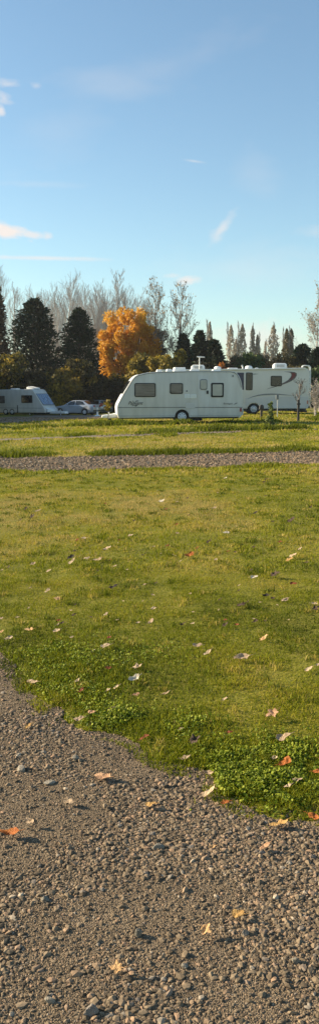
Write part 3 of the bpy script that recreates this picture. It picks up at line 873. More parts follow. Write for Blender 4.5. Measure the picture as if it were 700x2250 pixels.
LEAVES = [
    # on the gravel
    (449, 2048, 36, 36, 'tan', 'pale orange lobed leaf lying flat on the gravel, larger than the tan star-shaped one', 'lobed', .25),
    (259, 2135, 38, 34, 'tan', 'tan star-shaped leaf on bare gravel, nearest of all the leaves', 'lobed', .2),
    (520, 2018, 30, 20, 'ochre', 'ochre leaf half buried among stones just behind the pale orange lobed leaf', 'oval', .4),
    (26, 1835, 46, 20, 'orange', 'orange-brown leaf rolled into a long curl on the gravel beside a pale curled one', 'oval', .9),
    (65, 1812, 24, 20, 'beige', 'small pale leaf cupped upright behind the long orange-brown curl', 'oval', .9),
    (225, 1712, 42, 13, 'pink', 'flat pinkish orange leaf alone in the middle of the gravel', 'oval', .4),
    (152, 1768, 28, 12, 'beige', 'flat pale grey-pink oval leaf on gravel in front of the pinkish orange leaf', 'oval', .12),
    (330, 1775, 26, 13, 'ochre', 'ochre leaf flat on gravel nearest the point where the turf juts out', 'oval', .3),
    (62, 1600, 19, 19, 'ochre', 'yellow-tan leaf on gravel beyond the pale grey stone', 'oval', .4),
    (70, 1503, 32, 9, 'beige', 'long beige leaf on the gravel edge below the bright clover', 'oval', .4),
    (174, 1588, 24, 13, 'beige', 'beige leaf at the corner where the gravel edge turns under the clover', 'oval', .6),
    (458, 1750, 36, 15, 'cream', 'crumpled cream leaf on gravel beside a small bright orange leaf', 'oval', .9),
    (493, 1768, 20, 19, 'orange', 'small bright orange leaf standing on the gravel edge beside a crumpled cream leaf', 'oval', .5),
    (612, 1818, 40, 12, 'ochre', 'long thin tan leaf on gravel under the right hand clover', 'oval', .7),
    (580, 1868, 24, 12, 'pink', 'pinkish tan leaf lying among gravel stones in front of the long thin tan leaf', 'oval', .5),
    (687, 1797, 26, 30, 'orange', 'large orange leaf standing on edge between clover and gravel', 'oval', .5),
    (466, 1868, 16, 10, 'tan', 'tiny tan leaf scrap alone among the stones of the open gravel', 'oval', .5),
    (318, 1627, 24, 8, 'rust', 'narrow rust leaf tucked under the turf edge at its inner bend', 'oval', .5),
    # edge of the lawn and clover
    (620, 1631, 34, 20, 'beige', 'large pale beige leaf with its rim curled under, in grass behind the clover', 'oval', .8),
    (626, 1684, 32, 20, 'orange', 'glossy orange-red leaf on top of the clover', 'oval', .5),
    (602, 1671, 15, 17, 'cream', 'small cream leaf touching the glossy orange-red leaf', 'oval', .6),
    (695, 1702, 18, 20, 'orange', 'red-orange leaf on clover cut off by the picture edge', 'oval', .5),
    (651, 1722, 22, 10, 'beige', 'beige leaf sunk in the clover below the glossy orange-red one', 'oval', .5),
    (632, 1736, 18, 10, 'cream', 'pale cream leaf low in the clover, nearest its gravel edge', 'oval', .5),
    (601, 1702, 9, 14, 'cream', 'narrow cream leaf upright in the clover', 'oval', .4),
    (425, 1637, 36, 28, 'brown', 'big crumpled dark brown leaf at the tip of the turf', 'lobed', 1.1),
    (407, 1672, 24, 11, 'beige', 'beige leaf on the gravel fringe in front of the crumpled dark brown leaf', 'oval', .6),
    (461, 1704, 22, 18, 'beige', 'cupped beige leaf on the turf tip beside the clover', 'oval', .9),
    (22, 1407, 20, 10, 'cream', 'cream leaf at the far left end of the lawn edge, beside an orange-tan one', 'oval', .5),
    (3, 1393, 14, 12, 'tan', 'tan leaf at the very left margin of the lawn edge', 'oval', .5),
    (66, 1390, 20, 9, 'tan', 'orange-tan leaf in short grass behind the cream leaf of the lawn edge', 'oval', .4),
    (124, 1391, 18, 13, 'cream', 'cream leaf folded to a point behind the clover', 'oval', .8),
    (158, 1405, 9, 9, 'cream', 'small cream leaf between two larger cream leaves behind the clover', 'oval', .6),
    (232, 1425, 25, 10, 'cream', 'cream leaf with a dark shadow beneath a rust red one, behind the clover', 'oval', .7),
    (240, 1406, 11, 9, 'rust', 'rust red leaf just behind the cream leaf by the clover', 'oval', .5),
    (206, 1432, 7, 13, 'white', 'thin whitish leaf standing upright in the clover', 'oval', .3),
    (299, 1471, 32, 13, 'cream', 'cream leaf with two upturned tips in grass beside the clover', 'lobed', .7),
    (297, 1498, 26, 17, 'white', 'whitest leaf by the clover, cupped, casting a dark shadow', 'oval', 1.0),
    (255, 1517, 16, 10, 'cream', 'pale cream oval leaf lying flat in front of the whitest cupped leaf', 'oval', .3),
    (300, 1531, 16, 15, 'pink', 'pinkish beige leaf tilted up in grass below the whitest cupped leaf', 'oval', .6),
    (237, 1522, 11, 9, 'cream', 'smaller cream leaf beside the pale oval one in the clover', 'oval', .5),
    (171, 1502, 13, 10, 'cream', 'cream leaf touching a rust coloured leaf inside the clover', 'oval', .6),
    (178, 1521, 19, 21, 'rust', 'rust coloured leaf standing inside the clover', 'oval', .5),
    (238, 1474, 16, 11, 'rust', 'dull rust leaf half hidden in grass between cream leaves', 'oval', .5),
    (200, 1572, 17, 13, 'pink', 'peach coloured leaf leaning at the clover\'s front edge', 'oval', .6),
    (243, 1566, 24, 10, 'brown', 'brown leaf with a pale rim shaded in grass at the clover\'s front edge', 'oval', .7),
    (433, 1425, 23, 13, 'beige', 'beige crumpled leaf, one of a close pair in mid lawn, lying on the farther side', 'oval', 1.0),
    (456, 1440, 21, 16, 'cream', 'cream cupped leaf, one of a close pair in mid lawn, lying on the nearer side', 'oval', 1.0),
    (530, 1450, 36, 18, 'beige', 'long beige leaf casting a dark shadow on the middle of the near lawn', 'oval', .3),
    (578, 1408, 22, 7, 'tan', 'thin tan leaf lying flat behind the long beige leaf', 'oval', .3),
    (676, 1478, 20, 8, 'cream', 'thin cream leaf flat on the lawn by the right margin', 'oval', .4),
    (697, 1466, 10, 10, 'cream', 'cream leaf cut off by the right margin above the thin flat one', 'oval', .5),
    (600, 1575, 40, 26, 'pink', 'large crumpled pink-brown leaf on the lawn behind the clover', 'lobed', 1.0),
    (492, 1543, 14, 7, 'cream', 'small cream leaf alone in the lawn short of the large crumpled one', 'oval', .5),
    (365, 1530, 18, 7, 'beige', 'flat pale leaf in grass midway along the turf point', 'oval', .4),
    (397, 1608, 11, 9, 'cream', 'small yellowish leaf just behind the crumpled dark brown leaf', 'oval', .4),
    (503, 1616, 15, 9, 'rust', 'small rust leaf deep in grass between crumpled dark brown and pale curled leaves', 'oval', .5),
    (494, 1365, 8, 11, 'rust', 'tiny rust leaf upright in the lawn behind the thin tan leaf', 'oval', .4),
    # middle of the lawn
    (417, 1225, 24, 13, 'orange', 'bright orange-brown rolled leaf in the middle of the sunny lawn', 'oval', 1.0),
    (556, 1272, 17, 12, 'white', 'white leaf with a brown speckled end in mid lawn', 'oval', .7),
    (600, 1268, 32, 11, 'brown', 'flat brown leaf just beyond the white leaf in mid lawn', 'lobed', .7),
    (642, 1287, 17, 9, 'rust', 'dark rust red leaf in mid lawn by the flat brown one', 'oval', .6),
    (531, 1334, 32, 9, 'brown', 'long dark brown leaf flat in mid lawn', 'oval', .5),
    (584, 1314, 15, 9, 'dark', 'nearly black curled leaf in mid lawn behind the long dark brown one', 'oval', .8),
    (625, 1323, 18, 11, 'beige', 'beige leaf in mid lawn beside the nearly black one', 'oval', .6),
    (690, 1343, 22, 13, 'brown', 'ragged brown leaf at the right margin of the mid lawn', 'lobed', .8),
    (690, 1331, 14, 9, 'cream', 'cream leaf just above the ragged brown one at the right margin', 'oval', .6),
    (473, 1233, 11, 9, 'cream', 'cream leaf right of the bright orange-brown rolled leaf', 'oval', .6),
    (641, 1226, 19, 7, 'cream', 'pale leaf lying flat far right beyond the dark rust red leaf', 'oval', .4),
    (633, 1235, 18, 6, 'ochre', 'thin ochre leaf directly in front of the pale flat one', 'oval', .3),
    (158, 1240, 20, 11, 'cream', 'cream leaf with a pointed tip against a dark brown one', 'oval', .8),
    (157, 1229, 20, 10, 'dark', 'dark brown leaf lying against the pointed cream one', 'oval', .7),
    (191, 1231, 15, 7, 'cream', 'smooth cream leaf right of the dark brown and cream pair', 'oval', .4),
    (219, 1234, 26, 7, 'beige', 'long beige leaf with a brown end, right of the smooth cream leaf', 'oval', .5),
    (253, 1247, 9, 7, 'cream', 'little cream leaf beyond the end of the long beige one', 'oval', .5),
    (74, 1243, 13, 8, 'beige', 'beige leaf standing apart left of the dark brown and cream pair', 'oval', .6),
    (107, 1259, 12, 7, 'cream', 'cream leaf in front of the beige one that stands apart', 'oval', .5),
    (105, 1303, 15, 9, 'cream', 'cream leaf behind the orange-tan one with two horns', 'oval', .6),
    (128, 1320, 20, 9, 'tan', 'orange-tan leaf with two upturned horns in the left lawn', 'lobed', .8),
    (248, 1295, 22, 9, 'dark', 'nearly black leaf flat in the left lawn', 'oval', .6),
    (335, 1310, 9, 10, 'cream', 'cream leaf upright in the centre of the lawn', 'oval', .5),
    (233, 1355, 12, 8, 'cream', 'cream leaf in front of the nearly black flat leaf', 'oval', .5),
    (337, 1342, 13, 8, 'cream', 'cream leaf lower than the upright one in the lawn centre', 'oval', .5),
    (332, 1372, 16, 8, 'beige', 'beige leaf behind the clover\'s far edge in the lawn centre', 'oval', .6),
    (3, 1364, 12, 8, 'cream', 'cream leaf cut by the left margin of the lawn', 'oval', .5),
    (497, 1174, 15, 8, 'white', 'white leaf with a brown stalk far out on the lawn', 'oval', .6),
    (355, 1105, 14, 7, 'white', 'brightest white leaf, farthest out, in the centre of the lawn', 'oval', .6),
    (388, 1154, 9, 10, 'rust', 'reddish brown leaf upright far out in the lawn centre', 'oval', .6),
    (389, 1175, 9, 7, 'beige', 'beige leaf in front of the reddish brown upright one', 'oval', .6),
    (185, 1186, 12, 8, 'cream', 'cream leaf far out in front of the scattered brown scraps', 'oval', .6),
    (235, 1209, 20, 7, 'cream', 'long cream leaf lying flat far out on the lawn', 'oval', .4),
    (286, 1180, 12, 5, 'cream', 'thin cream leaf beyond the long flat cream one', 'oval', .4),
    (70, 1140, 18, 10, 'brown', 'brown crumpled leaf far out in the left lawn', 'lobed', .9),
    (85, 1126, 14, 6, 'beige', 'beige leaf just beyond the brown crumpled one', 'oval', .5),
    (57, 1122, 12, 6, 'brown', 'brown scrap beyond and left of the beige far leaf', 'oval', .6),
    (457, 1195, 13, 8, 'brown', 'brown leaf left of the white stalked leaf', 'oval', .6),
    (638, 1148, 20, 7, 'brown', 'brown leaf far out on the right hand lawn', 'oval', .6),
    (470, 1120, 12, 6, 'beige', 'pointed beige leaf far out right of the brightest white one', 'oval', .8),
    (560, 1130, 12, 9, 'dark', 'dark upright leaf far out between the beige pointed leaf and the brown one', 'oval', .7),
    (657, 1210, 12, 7, 'cream', 'cream leaf far right beyond the pale flat pair', 'oval', .6),
    (495, 1052, 8, 6, 'white', 'whitest of the specks nearest the gravel track', 'oval', .5),
]
for L_ in LEAVES:
    fallen(L_[0], L_[1], L_[2], L_[3], L_[4], L_[5], L_[6], L_[7])
rngS = np.random.default_rng(5)
for kcol, n, lab in (('cream', 46, 'tiny pale leaf scrap, one of many dotted over the lawn'), ('brown', 52, 'tiny brown leaf scrap, one of many dotted over the lawn')):
    for i in range(n):
        u = rngS.uniform(-10, 710); v = 1050 + 330 * rngS.random() ** .8
        if min((abs(u - q[0]) + 1.5 * abs(v - q[1])) for q in LEAVES) < 16: continue
        s = rngS.uniform(4, 8.5) * (.65 + .5 * (v - 1050) / 330) * (1.5 if kcol == 'brown' else 1)
        fallen(u, v, s, s * rngS.uniform(.4, .7), kcol if rngS.random() < .75 else ('beige' if kcol == 'cream' else 'rust'), lab if True else '', 'oval', rngS.uniform(.4, 1), name='leaf_scrap', group='%s leaf scraps dotted over the lawn' % ('pale' if kcol == 'cream' else 'brown'), seed=int(1000 + i * 7 + n))

# ------------------------------------------------------------------ larger stones on the gravel
def rock(u, v, w, h, label, tint, seed):
    rng = np.random.default_rng(seed)
    p = ground(u, v + h * .35); px_m = F_PX / (p - Vector((0, 0, EYE))).length
    bm = bmesh.new(); bmesh.ops.create_icosphere(bm, subdivisions=3, radius=1)
    q = rand_dirs(rng, 14)
    rx = w / px_m / 2
    for vtx in bm.verts:
        c = np.array(vtx.co)
        cut = 1.0
        for k in range(14):
            dd = c @ q[k]
            if dd > .1: cut = min(cut, (.48 + .38 * ((k * 37 + seed * 13) % 10) / 10) / dd)
        vtx.co = vtx.co * min(1, cut)
        vtx.co += Vector(rng.normal(0, .015, 3))
        vtx.co = Vector((vtx.co.x * rx, vtx.co.y * rx * .85, vtx.co.z * h / px_m * .55))
    o = bm_obj('stone', bm, M['rock_' + tint], None, smooth=True, sharp=14)
    o.location = (p.x, p.y, p.z + h / px_m * .14); o.rotation_euler = (0, 0, rng.uniform(0, .5))
    tag(o, label, 'stone', 'larger stones lying on the gravel')
M['rock_grey'] = pm('rock_grey', [(.3, (.14, .12, .088)), (.7, (.22, .19, .14))], scale=60, rough=.85, bump=.4)
M['rock_pale'] = pm('rock_pale', [(.3, (.20, .17, .125)), (.7, (.29, .25, .19))], scale=60, rough=.85, bump=.4)
M['rock_brown'] = pm('rock_brown', [(.3, (.15, .125, .10)), (.7, (.23, .195, .155))], scale=60, rough=.85, bump=.4)
for a in ((303, 2046, 26, 28, 'greenish grey stone left of the pale orange lobed leaf', 'grey', 1),
          (200, 2214, 34, 34, 'biggest stone, brownish grey, at the bottom of the gravel', 'brown', 2),
          (47, 1686, 28, 20, 'pale grey-brown rounded stone alone on the left of the gravel', 'pale', 3),
          (108, 1717, 28, 11, 'flat pale beige stone in front of the rounded grey-brown one', 'pale', 4),
          (165, 1664, 18, 16, 'pale brown stone on gravel beyond the flat pinkish orange leaf', 'pale', 5),
          (537, 2047, 17, 22, 'grey-brown stone with a long dark shadow right of the lobed leaf', 'brown', 6),
          (344, 1860, 32, 14, 'flat grey stone lying across the middle of the gravel', 'grey', 7),
          (100, 1974, 22, 14, 'dark grey flat stone on the left of the open gravel', 'grey', 8),
          (575, 1872, 14, 12, 'small brown stone beside the pinkish tan leaf', 'brown', 9),
          (110, 2196, 24, 18, 'pale angular stone near the biggest stone at the bottom', 'pale', 10),
          (404, 2120, 20, 13, 'pale flat stone in front of the pale orange lobed leaf', 'pale', 11),
          (650, 2110, 24, 18, 'grey stone in the heap at the lower right of the gravel', 'grey', 12)):
    rock(*a)

# ------------------------------------------------------------------ main caravan
pw = ground(403, 928.5)
D1 = pw.y
S1 = F_PX / (D1 * math.cos(PITCH))
def X1(u): return (u - 400) / S1 * 1.004
def Z1(v): return (928.3 - v) / S1 * 1.004
car1 = thing('touring_caravan', 'white touring caravan with sloping nose and three framed side windows, on the grass', 'caravan', (at(400, 900, D1).x, D1, tz(1.1, D1 + 1)), R(5.5))
W1 = 2.2
arch = [(X1(399.5) + .36 * math.cos(R(a)), Z1(916) + .36 * math.sin(R(a))) for a in range(180, -1, -15)]
prof1 = [(X1(u), Z1(v)) for u, v in ((261, 918.3), (258.5, 913), (258, 905), (257.6, 895), (259, 888.5), (266, 875), (273.5, 862), (282, 848.5), (291.5, 834), (296, 829), (303, 825), (314, 821.8), (325, 819.8), (345, 818.2), (380, 817), (420, 816), (470, 815.6), (505, 816), (514, 817.2), (520, 820.6), (525, 827), (529.5, 838), (532, 850), (533.5, 865), (534.5, 898), (533, 909), (526, 916.2), (522, 916.6))]
prof1 = prof1[::-1]    # rear bottom -> ... -> nose bottom; continue along the skirt with the wheel arch
zl = Z1(917.2)
prof1 = prof1 + [(arch[0][0], Z1(916.8))] + [p for p in arch if p[1] > Z1(916.8)] + [(arch[-1][0], Z1(916.8))]
bm_obj('body', prism(prof1, 0, W1, bevel=.05, segs=3), M['white_paint'], car1, smooth=True, sharp=35)
# moulded front: a bright panel 3 mm proud over the sloping nose
nose = [(X1(u), Z1(v)) for u, v in ((258.2, 912), (257.4, 905), (256.9, 895), (258.3, 888.2), (265.3, 874.6), (272.8, 861.6), (281.3, 848), (290.8, 833.4), (295.6, 828.3), (303, 824.2))]
inn = [(x + .03, z - .02) for x, z in nose]
bm_obj('front_panel', prism(nose + inn[::-1], .06, W1 - .06, bevel=.01, segs=2), M['white_panel'], car1, smooth=True)
# front window in the nose
fx0, fz0 = X1(270.2), Z1(866.5); fx1, fz1 = X1(287.5), Z1(838.5)
bm = bmesh.new(); nrm = Vector((-(fz1 - fz0), 0, fx1 - fx0)).normalized()
for ya, yb in ((.18, .78), (.8, 1.4), (1.42, 2.02)):
    c = [Vector((fx0, ya, fz0)), Vector((fx0, yb, fz0)), Vector((fx1, yb, fz1)), Vector((fx1, ya, fz1))]
    lo = [bm.verts.new(p + nrm * -.01) for p in c]; hi = [bm.verts.new(p + nrm * .035) for p in c]
    bm.faces.new(lo[::-1]); bm.faces.new(hi)
    for i in range(4): bm.faces.new((lo[i], lo[(i + 1) % 4], hi[(i + 1) % 4], hi[i]))
bm_obj('front_window', bm, M['window_dark'], car1)
window(car1, X1(295.3), X1(341.6), Z1(872.8), Z1(842.6), pane='window_blind', r=.08)
window(car1, X1(372.4), X1(401.2), Z1(866), Z1(842.6), pane='window_blind', r=.08)
w3 = window(car1, X1(463), X1(491), Z1(873.3), Z1(842), pane='window_net', r=.06, fw=.075)
w3['label'] = 'window with pale net curtain'
# door: proud slab with its own little window and handle
door = bm_obj('door', prism(rrect(X1(433), X1(458.5), Z1(913.5), Z1(825), .06), -.008, .02, bevel=.006, segs=2), M['white_paint'], car1, smooth=True)
bm_obj('handle', box(X1(453), X1(457.2), -.05, 0, Z1(866), Z1(858.8), bevel=.012), M['black_rubber'], door)
f = bm_obj('door_window', prism(rrect(X1(438.2), X1(454.6), Z1(857.5), Z1(834), .1), -.036, .01, bevel=.008, segs=2), M['decal_grey'], door, smooth=True)
bm_obj('pane', prism(rrect(X1(440), X1(452.8), Z1(855.8), Z1(835.7), .08), -.046, -.03, bevel=.004, segs=1), M['window_net'], door, smooth=True)
# trim line, skirt line, vents, lock, lights
bm_obj('trim_strip', prism([(X1(259.5), Z1(895.9)), (X1(533), Z1(895.9)), (X1(533), Z1(894.9)), (X1(259.5), Z1(894.9))], -.014, .01), M['decal_black'], car1)
bm_obj('skirt_rail', prism([(X1(262), Z1(914.2)), (X1(383), Z1(914.2)), (X1(383), Z1(913.5)), (X1(262), Z1(913.5))], -.01, .01), M['decal_grey'], car1)
bm_obj('skirt_rail', prism([(X1(417), Z1(914.2)), (X1(526), Z1(914.2)), (X1(526), Z1(913.5)), (X1(417), Z1(913.5))], -.01, .01), M['decal_grey'], car1)
for z0, z1, u0, u1 in ((875.5, 867.2, 405, 417), (875.5, 867.2, 418.5, 430.5)):
    v_ = bm_obj('fridge_vent', prism(rrect(X1(u0), X1(u1), Z1(z0), Z1(z1), .02), -.018, .01, bevel=.004, segs=1), M['decal_pale'], car1)
    bm = bmesh.new()
    for k in range(4):
        zz = Z1(z0) + (Z1(z1) - Z1(z0)) * (.2 + .2 * k)
        add_box(bm, X1(u0) + .03, X1(u1) - .03, -.024, -.012, zz - .008, zz + .008)
    bm_obj('louvre', bm, M['cream_panel'], v_)
bm_obj('service_hatch', prism(rrect(X1(407), X1(428), Z1(898), Z1(886.5), .03), -.016, .01, bevel=.004, segs=1), M['taupe_panel'], car1)
bm = bmesh.new(); add_lathe_y(bm, X1(409.6), Z1(859.8), [(.01, .035), (-.02, .035), (-.026, .025)], 16)
bm_obj('water_inlet', bm, M['decal_black'], car1)
bm_obj('awning_light', box(X1(510.2), X1(512), -.04, .01, Z1(829), Z1(825.2), bevel=.008), M['decal_black'], car1)
bm_obj('tail_light', prism(rrect(X1(527.5), X1(531.8), Z1(905), Z1(897), .03), -.03, .01, bevel=.01, segs=2), M['red_lens'], car1, smooth=True)
bm_obj('rear_bumper', prism([(X1(524.5), Z1(917.5)), (X1(533), Z1(909.5)), (X1(535.6), Z1(899)), (X1(535.8), Z1(903)), (X1(535), Z1(911)), (X1(526), Z1(919))], -.012, W1 + .012, bevel=.01, segs=2), M['cream_panel'], car1, smooth=True)
bm_obj('awning_rail', tube([(X1(u), -.012, Z1(v)) for u, v in ((262, 886), (275, 862), (292, 835.3), (298, 829.6), (304, 826.6), (325, 821.8), (345, 820), (420, 818), (505, 818), (514, 819.5), (521, 825), (527, 838), (530, 852))], .014, 6), M['decal_grey'], car1, smooth=True)
# lettering and its emblem
LT = text_obj('lettering', 'Pageant', .24, M['decal_black'], car1, X1(281), -.012, Z1(889.3), shear=.35, width=.73)
bm = bmesh.new()
def swash(bm, pts, th, y):
    n = len(pts)
    for i in range(n - 1):
        (x0, z0), (x1, z1) = pts[i], pts[i + 1]
        t0 = th * math.sin(math.pi * (i + .12) / (n - .76)); t1 = th * math.sin(math.pi * (i + 1.12) / (n - .76))
        a = [(x0, z0 - t0), (x1, z1 - t1), (x1, z1 + t1), (x0, z0 + t0)]
        f = [bm.verts.new((p[0], y, p[1])) for p in a]; b = [bm.verts.new((p[0], y + .014, p[1])) for p in a]
        bm.faces.new(f); bm.faces.new(b[::-1])
        for k in range(4): bm.faces.new((f[k], b[k], b[(k + 1) % 4], f[(k + 1) % 4]))
def px_pts(l, X, Z): return [(X(u), Z(v)) for u, v in l]
swash(bm, px_pts([(290.8, 880.4), (292.5, 882.5), (294.5, 885)], X1, Z1), .025, -.012)
swash(bm, px_pts([(296, 883.5), (299, 881.6), (302, 881.2), (305, 881.5)], X1, Z1), .022, -.012)
swash(bm, px_pts([(294.5, 891), (297, 892), (300, 891.5), (302.5, 889.5)], X1, Z1), .03, -.012)
bm_obj('emblem', bm, M['decal_black'], car1)
text_obj('lettering', 'Bretagne', .13, M['decal_grey'], car1, X1(490.5), -.012, Z1(889), shear=.15, width=.46)
bm = bmesh.new(); swash(bm, px_pts([(513.5, 888.8), (516.5, 887.9), (519, 886.8), (522.3, 885.6)], X1, Z1), .03, -.012)
bm_obj('emblem', bm, M['decal_grey'], car1)
# roof fittings
def roof_vent(parent, u0, u1, vb, vt, y0, y1, X, Z, mat='white_panel', name='roof_vent', bev=.05):
    bm_obj(name, prism([(X(u0), Z(vb)), (X(u1), Z(vb)), (X(u1) - .05, Z(vt)), (X(u0) + .05, Z(vt))], y0, y1, bevel=bev, segs=2), M[mat], parent, smooth=True)
roof_vent(car1, 345, 358.5, 818.5, 812.8, .5, .95, X1, Z1)
roof_vent(car1, 366, 380, 818, 812, .35, .8, X1, Z1)
roof_vent(car1, 386, 414, 817, 807.4, 1.0, 1.75, X1, Z1)
roof_vent(car1, 418, 440, 816.5, 813.2, .3, .7, X1, Z1, bev=.02)
roof_vent(car1, 468, 488, 816.2, 812.6, .35, .8, X1, Z1, bev=.02)
# running gear
bm = bmesh.new()
add_box(bm, X1(262), X1(383), .12, W1 - .12, Z1(920), Z1(916)); add_box(bm, X1(383), X1(417), .25, W1 - .25, Z1(921), Z1(900)); add_box(bm, X1(417), X1(523), .12, W1 - .12, Z1(919.5), Z1(915.5))
add_box(bm, X1(405), X1(446), .3, W1 - .3, Z1(925), Z1(918))
bm_obj('chassis', bm, M['dark_metal'], car1)
wheel(car1, X1(399.5), .285, .03, .18, .215)
wheel(car1, X1(399.5), .285, W1 - .21, .18, .215)
for u in (268, 517):
    bm_obj('corner_steady', tube([(X1(u), .25, Z1(918)), (X1(u + (6 if u < 400 else -6)), .25, .03)], .025, 6), M['dark_metal'], car1)
# drawbar under its white cover, jockey wheel
hx = [(X1(u), Z1(v)) for u, v in ((259, 908), (245, 911), (232, 912.5), (226, 913.5), (225.3, 918), (229, 919.5), (240, 919.2), (259, 919.2))]
bm_obj('drawbar_cover', prism(hx, W1 / 2 - .3, W1 / 2 + .3, bevel=.04, segs=2), M['white_panel'], car1, smooth=True)
jw = bm_obj('jockey_leg', tube([(X1(241.5), W1 / 2 - .36, .1), (X1(240.5), W1 / 2 - .36, Z1(906))], .03, 8), M['steel'], car1)
bm = bmesh.new(); add_lathe_y(bm, X1(242.5), .1, [(W1 / 2 - .42, .05), (W1 / 2 - .42, .09), (W1 / 2 - .40, .1), (W1 / 2 - .34, .1), (W1 / 2 - .32, .09), (W1 / 2 - .32, .05)], 20)
bm_obj('jockey_wheel', bm, M['black_rubber'], car1, smooth=True)

# ------------------------------------------------------------------ motorhome
pm2 = ground(557, 910.3); D2 = pm2.y
S2 = F_PX / (D2 * math.cos(PITCH))
def X2(u): return (u - 557) / S2 * 1.002
def Z2(v): return (910.3 - v) / S2 * 1.002
mh = thing('motorhome', 'large cream motorhome with a red and brown swoosh, parked behind the white touring caravan', 'motorhome', (at(557, 900, D2).x, D2, tz(6.8, D2)), R(1.2))
W2 = 2.45
arch2 = [(X2(556.4) + .47 * math.cos(R(a)), Z2(900.6) + .47 * math.sin(R(a))) for a in range(0, 181, 15)]
prof2 = [(X2(355), Z2(900)), (X2(347), Z2(896)), (X2(345), Z2(880)), (X2(345.5), Z2(860)), (X2(350), Z2(825)), (X2(356), Z2(816)), (X2(366), Z2(814.3)), (X2(480), Z2(812.4)), (X2(560), Z2(811)), (X2(655), Z2(809.6)), (X2(668), Z2(809.3)), (X2(674), Z2(812)), (X2(677.5), Z2(820)), (X2(678), Z2(870)), (X2(677), Z2(893)), (X2(674.5), Z2(898))]
zb2 = Z2(898.5)
prof2 += [(arch2[0][0], zb2)] + [p for p in arch2 if p[1] > zb2] + [(arch2[-1][0], zb2)]
bm_obj('body', prism(prof2, 0, W2, bevel=.06, segs=3), M['cream_panel'], mh, smooth=True, sharp=35)
bm_obj('roof_rail', prism([(X2(352), Z2(813.8)), (X2(668), Z2(809.3)), (X2(670), Z2(811.6)), (X2(356), Z2(816.6))][::-1], -.10, .05, bevel=.02, segs=2), M['white_panel'], mh, smooth=True)
bm_obj('lower_panel', prism([(X2(536.5), Z2(875)), (X2(574), Z2(872.6)), (X2(676.5), Z2(872)), (X2(675.5), Z2(897.3)), (X2(573.5), Z2(897.6)), (X2(571), Z2(891)), (X2(566), Z2(885.8)), (X2(557), Z2(883.4)), (X2(548), Z2(885.6)), (X2(543), Z2(890)), (X2(540), Z2(894))], -.012, .01), M['taupe_panel'], mh)
window(mh, X2(538.2), X2(553), Z2(857.6), Z2(819.6), r=.07)
window(mh, X2(592.5), X2(617), Z2(849.2), Z2(826.6), r=.09)
bm_obj('dark_window', prism([(X2(519), Z2(819.8)), (X2(533.8), Z2(819.8)), (X2(533.8), Z2(857)), (X2(529), Z2(857)), (X2(519), Z2(853))], -.02, .01), M['window_navy'], mh)  # dark window beside the caravan's rear corner, drawn as a flat navy panel
# swooshes
def thick_swoosh(name, top, bot, mat, y=-.014):
    bm = bmesh.new()
    n = len(top)
    fr = [(bm.verts.new((a[0], y, a[1])), bm.verts.new((b[0], y, b[1]))) for a, b in zip(top, bot)]
    bk = [(bm.verts.new((a[0], .006, a[1])), bm.verts.new((b[0], .006, b[1]))) for a, b in zip(top, bot)]
    for i in range(n - 1):
        bm.faces.new((fr[i][0], fr[i][1], fr[i + 1][1], fr[i + 1][0]))
        bm.faces.new((fr[i][0], fr[i + 1][0], bk[i + 1][0], bk[i][0])); bm.faces.new((fr[i][1], bk[i][1], bk[i + 1][1], fr[i + 1][1]))
    return bm_obj(name, bm, M[mat], mh)
outer = [(584, 855.5), (600, 851.5), (615, 847), (628, 842.5), (638, 838), (645.5, 832.5), (649.5, 826), (649.3, 821), (645, 818.6), (636, 817.6), (622, 817.6)]
innr = [(584.5, 855), (600, 850), (614, 844.6), (624, 840), (631, 835.5), (635.5, 830), (637.5, 825.5), (637, 822), (635, 819.8), (630, 818.6), (622, 817.9)]
thick_swoosh('swoosh', px_pts(outer, X2, Z2), px_pts(innr, X2, Z2), 'decal_brown')
ro = [(637.5, 835.5), (643.5, 830.5), (646.8, 825.5), (646.5, 822), (643, 820.3)]
ri = [(634.5, 834), (637.6, 829.5), (639.3, 825.5), (639, 822.8), (637.8, 820.6)]
thick_swoosh('swoosh', px_pts(ro, X2, Z2), px_pts(ri, X2, Z2), 'decal_red', y=-.02)
bm = bmesh.new(); swash(bm, px_pts([(540, 877.5), (552, 872.5), (566, 868.8), (580, 867), (595, 866.4), (610, 866.7), (625, 867.8), (642, 869.6)], X2, Z2), .045, -.022)
bm_obj('swoosh', bm, M['decal_grey'], mh)
bm = bmesh.new(); swash(bm, px_pts([(540, 825.5), (550, 823.4), (558, 822.9), (566, 822.6)], X2, Z2), .03, -.012)
bm_obj('swoosh', bm, M['decal_grey'], mh)
text_obj('lettering', 'Sport', .26, M['taupe_panel'], mh, X2(629), -.012, Z2(857), shear=.3, width=.55) if False else None
# roof units
def ac(parent, u0, u1, vb, vt, y0, y1):
    a = bm_obj('air_conditioner', prism([(X2(u0), Z2(vb)), (X2(u1), Z2(vb)), (X2(u1) - .02, Z2(vt + 3)), (X2(u1) - .12, Z2(vt)), (X2(u0) + .14, Z2(vt)), (X2(u0) + .02, Z2(vt + 3))], y0, y1, bevel=.05, segs=2), M['white_panel'], parent, smooth=True)
    bm = bmesh.new()
    for k in range(5):
        zz = Z2(vb) + (Z2(vt) - Z2(vb)) * (.3 + .1 * k)
        add_box(bm, X2(u0) + .2, X2(u1) - .2, y0 - .012, y0 + .02, zz - .008, zz + .008)
    bm_obj('grille', bm, M['decal_grey'], a)
ac(mh, 602.5, 632, 810.6, 798.4, .8, 1.6)
ac(mh, 420.5, 450.5, 813, 802.3, .8, 1.6)
mast = bm_obj('aerial', tube([(X2(437.8), .6, Z2(812)), (X2(437.8), .6, Z2(785.5))], .035, 8), M['white_panel'], mh)
bm_obj('aerial_head', tube([(X2(432), .6, Z2(784.8)), (X2(437), .6, Z2(785.4)), (X2(449.5), .6, Z2(785.8))], [.03, .05, .035], 8), M['white_panel'], mast)
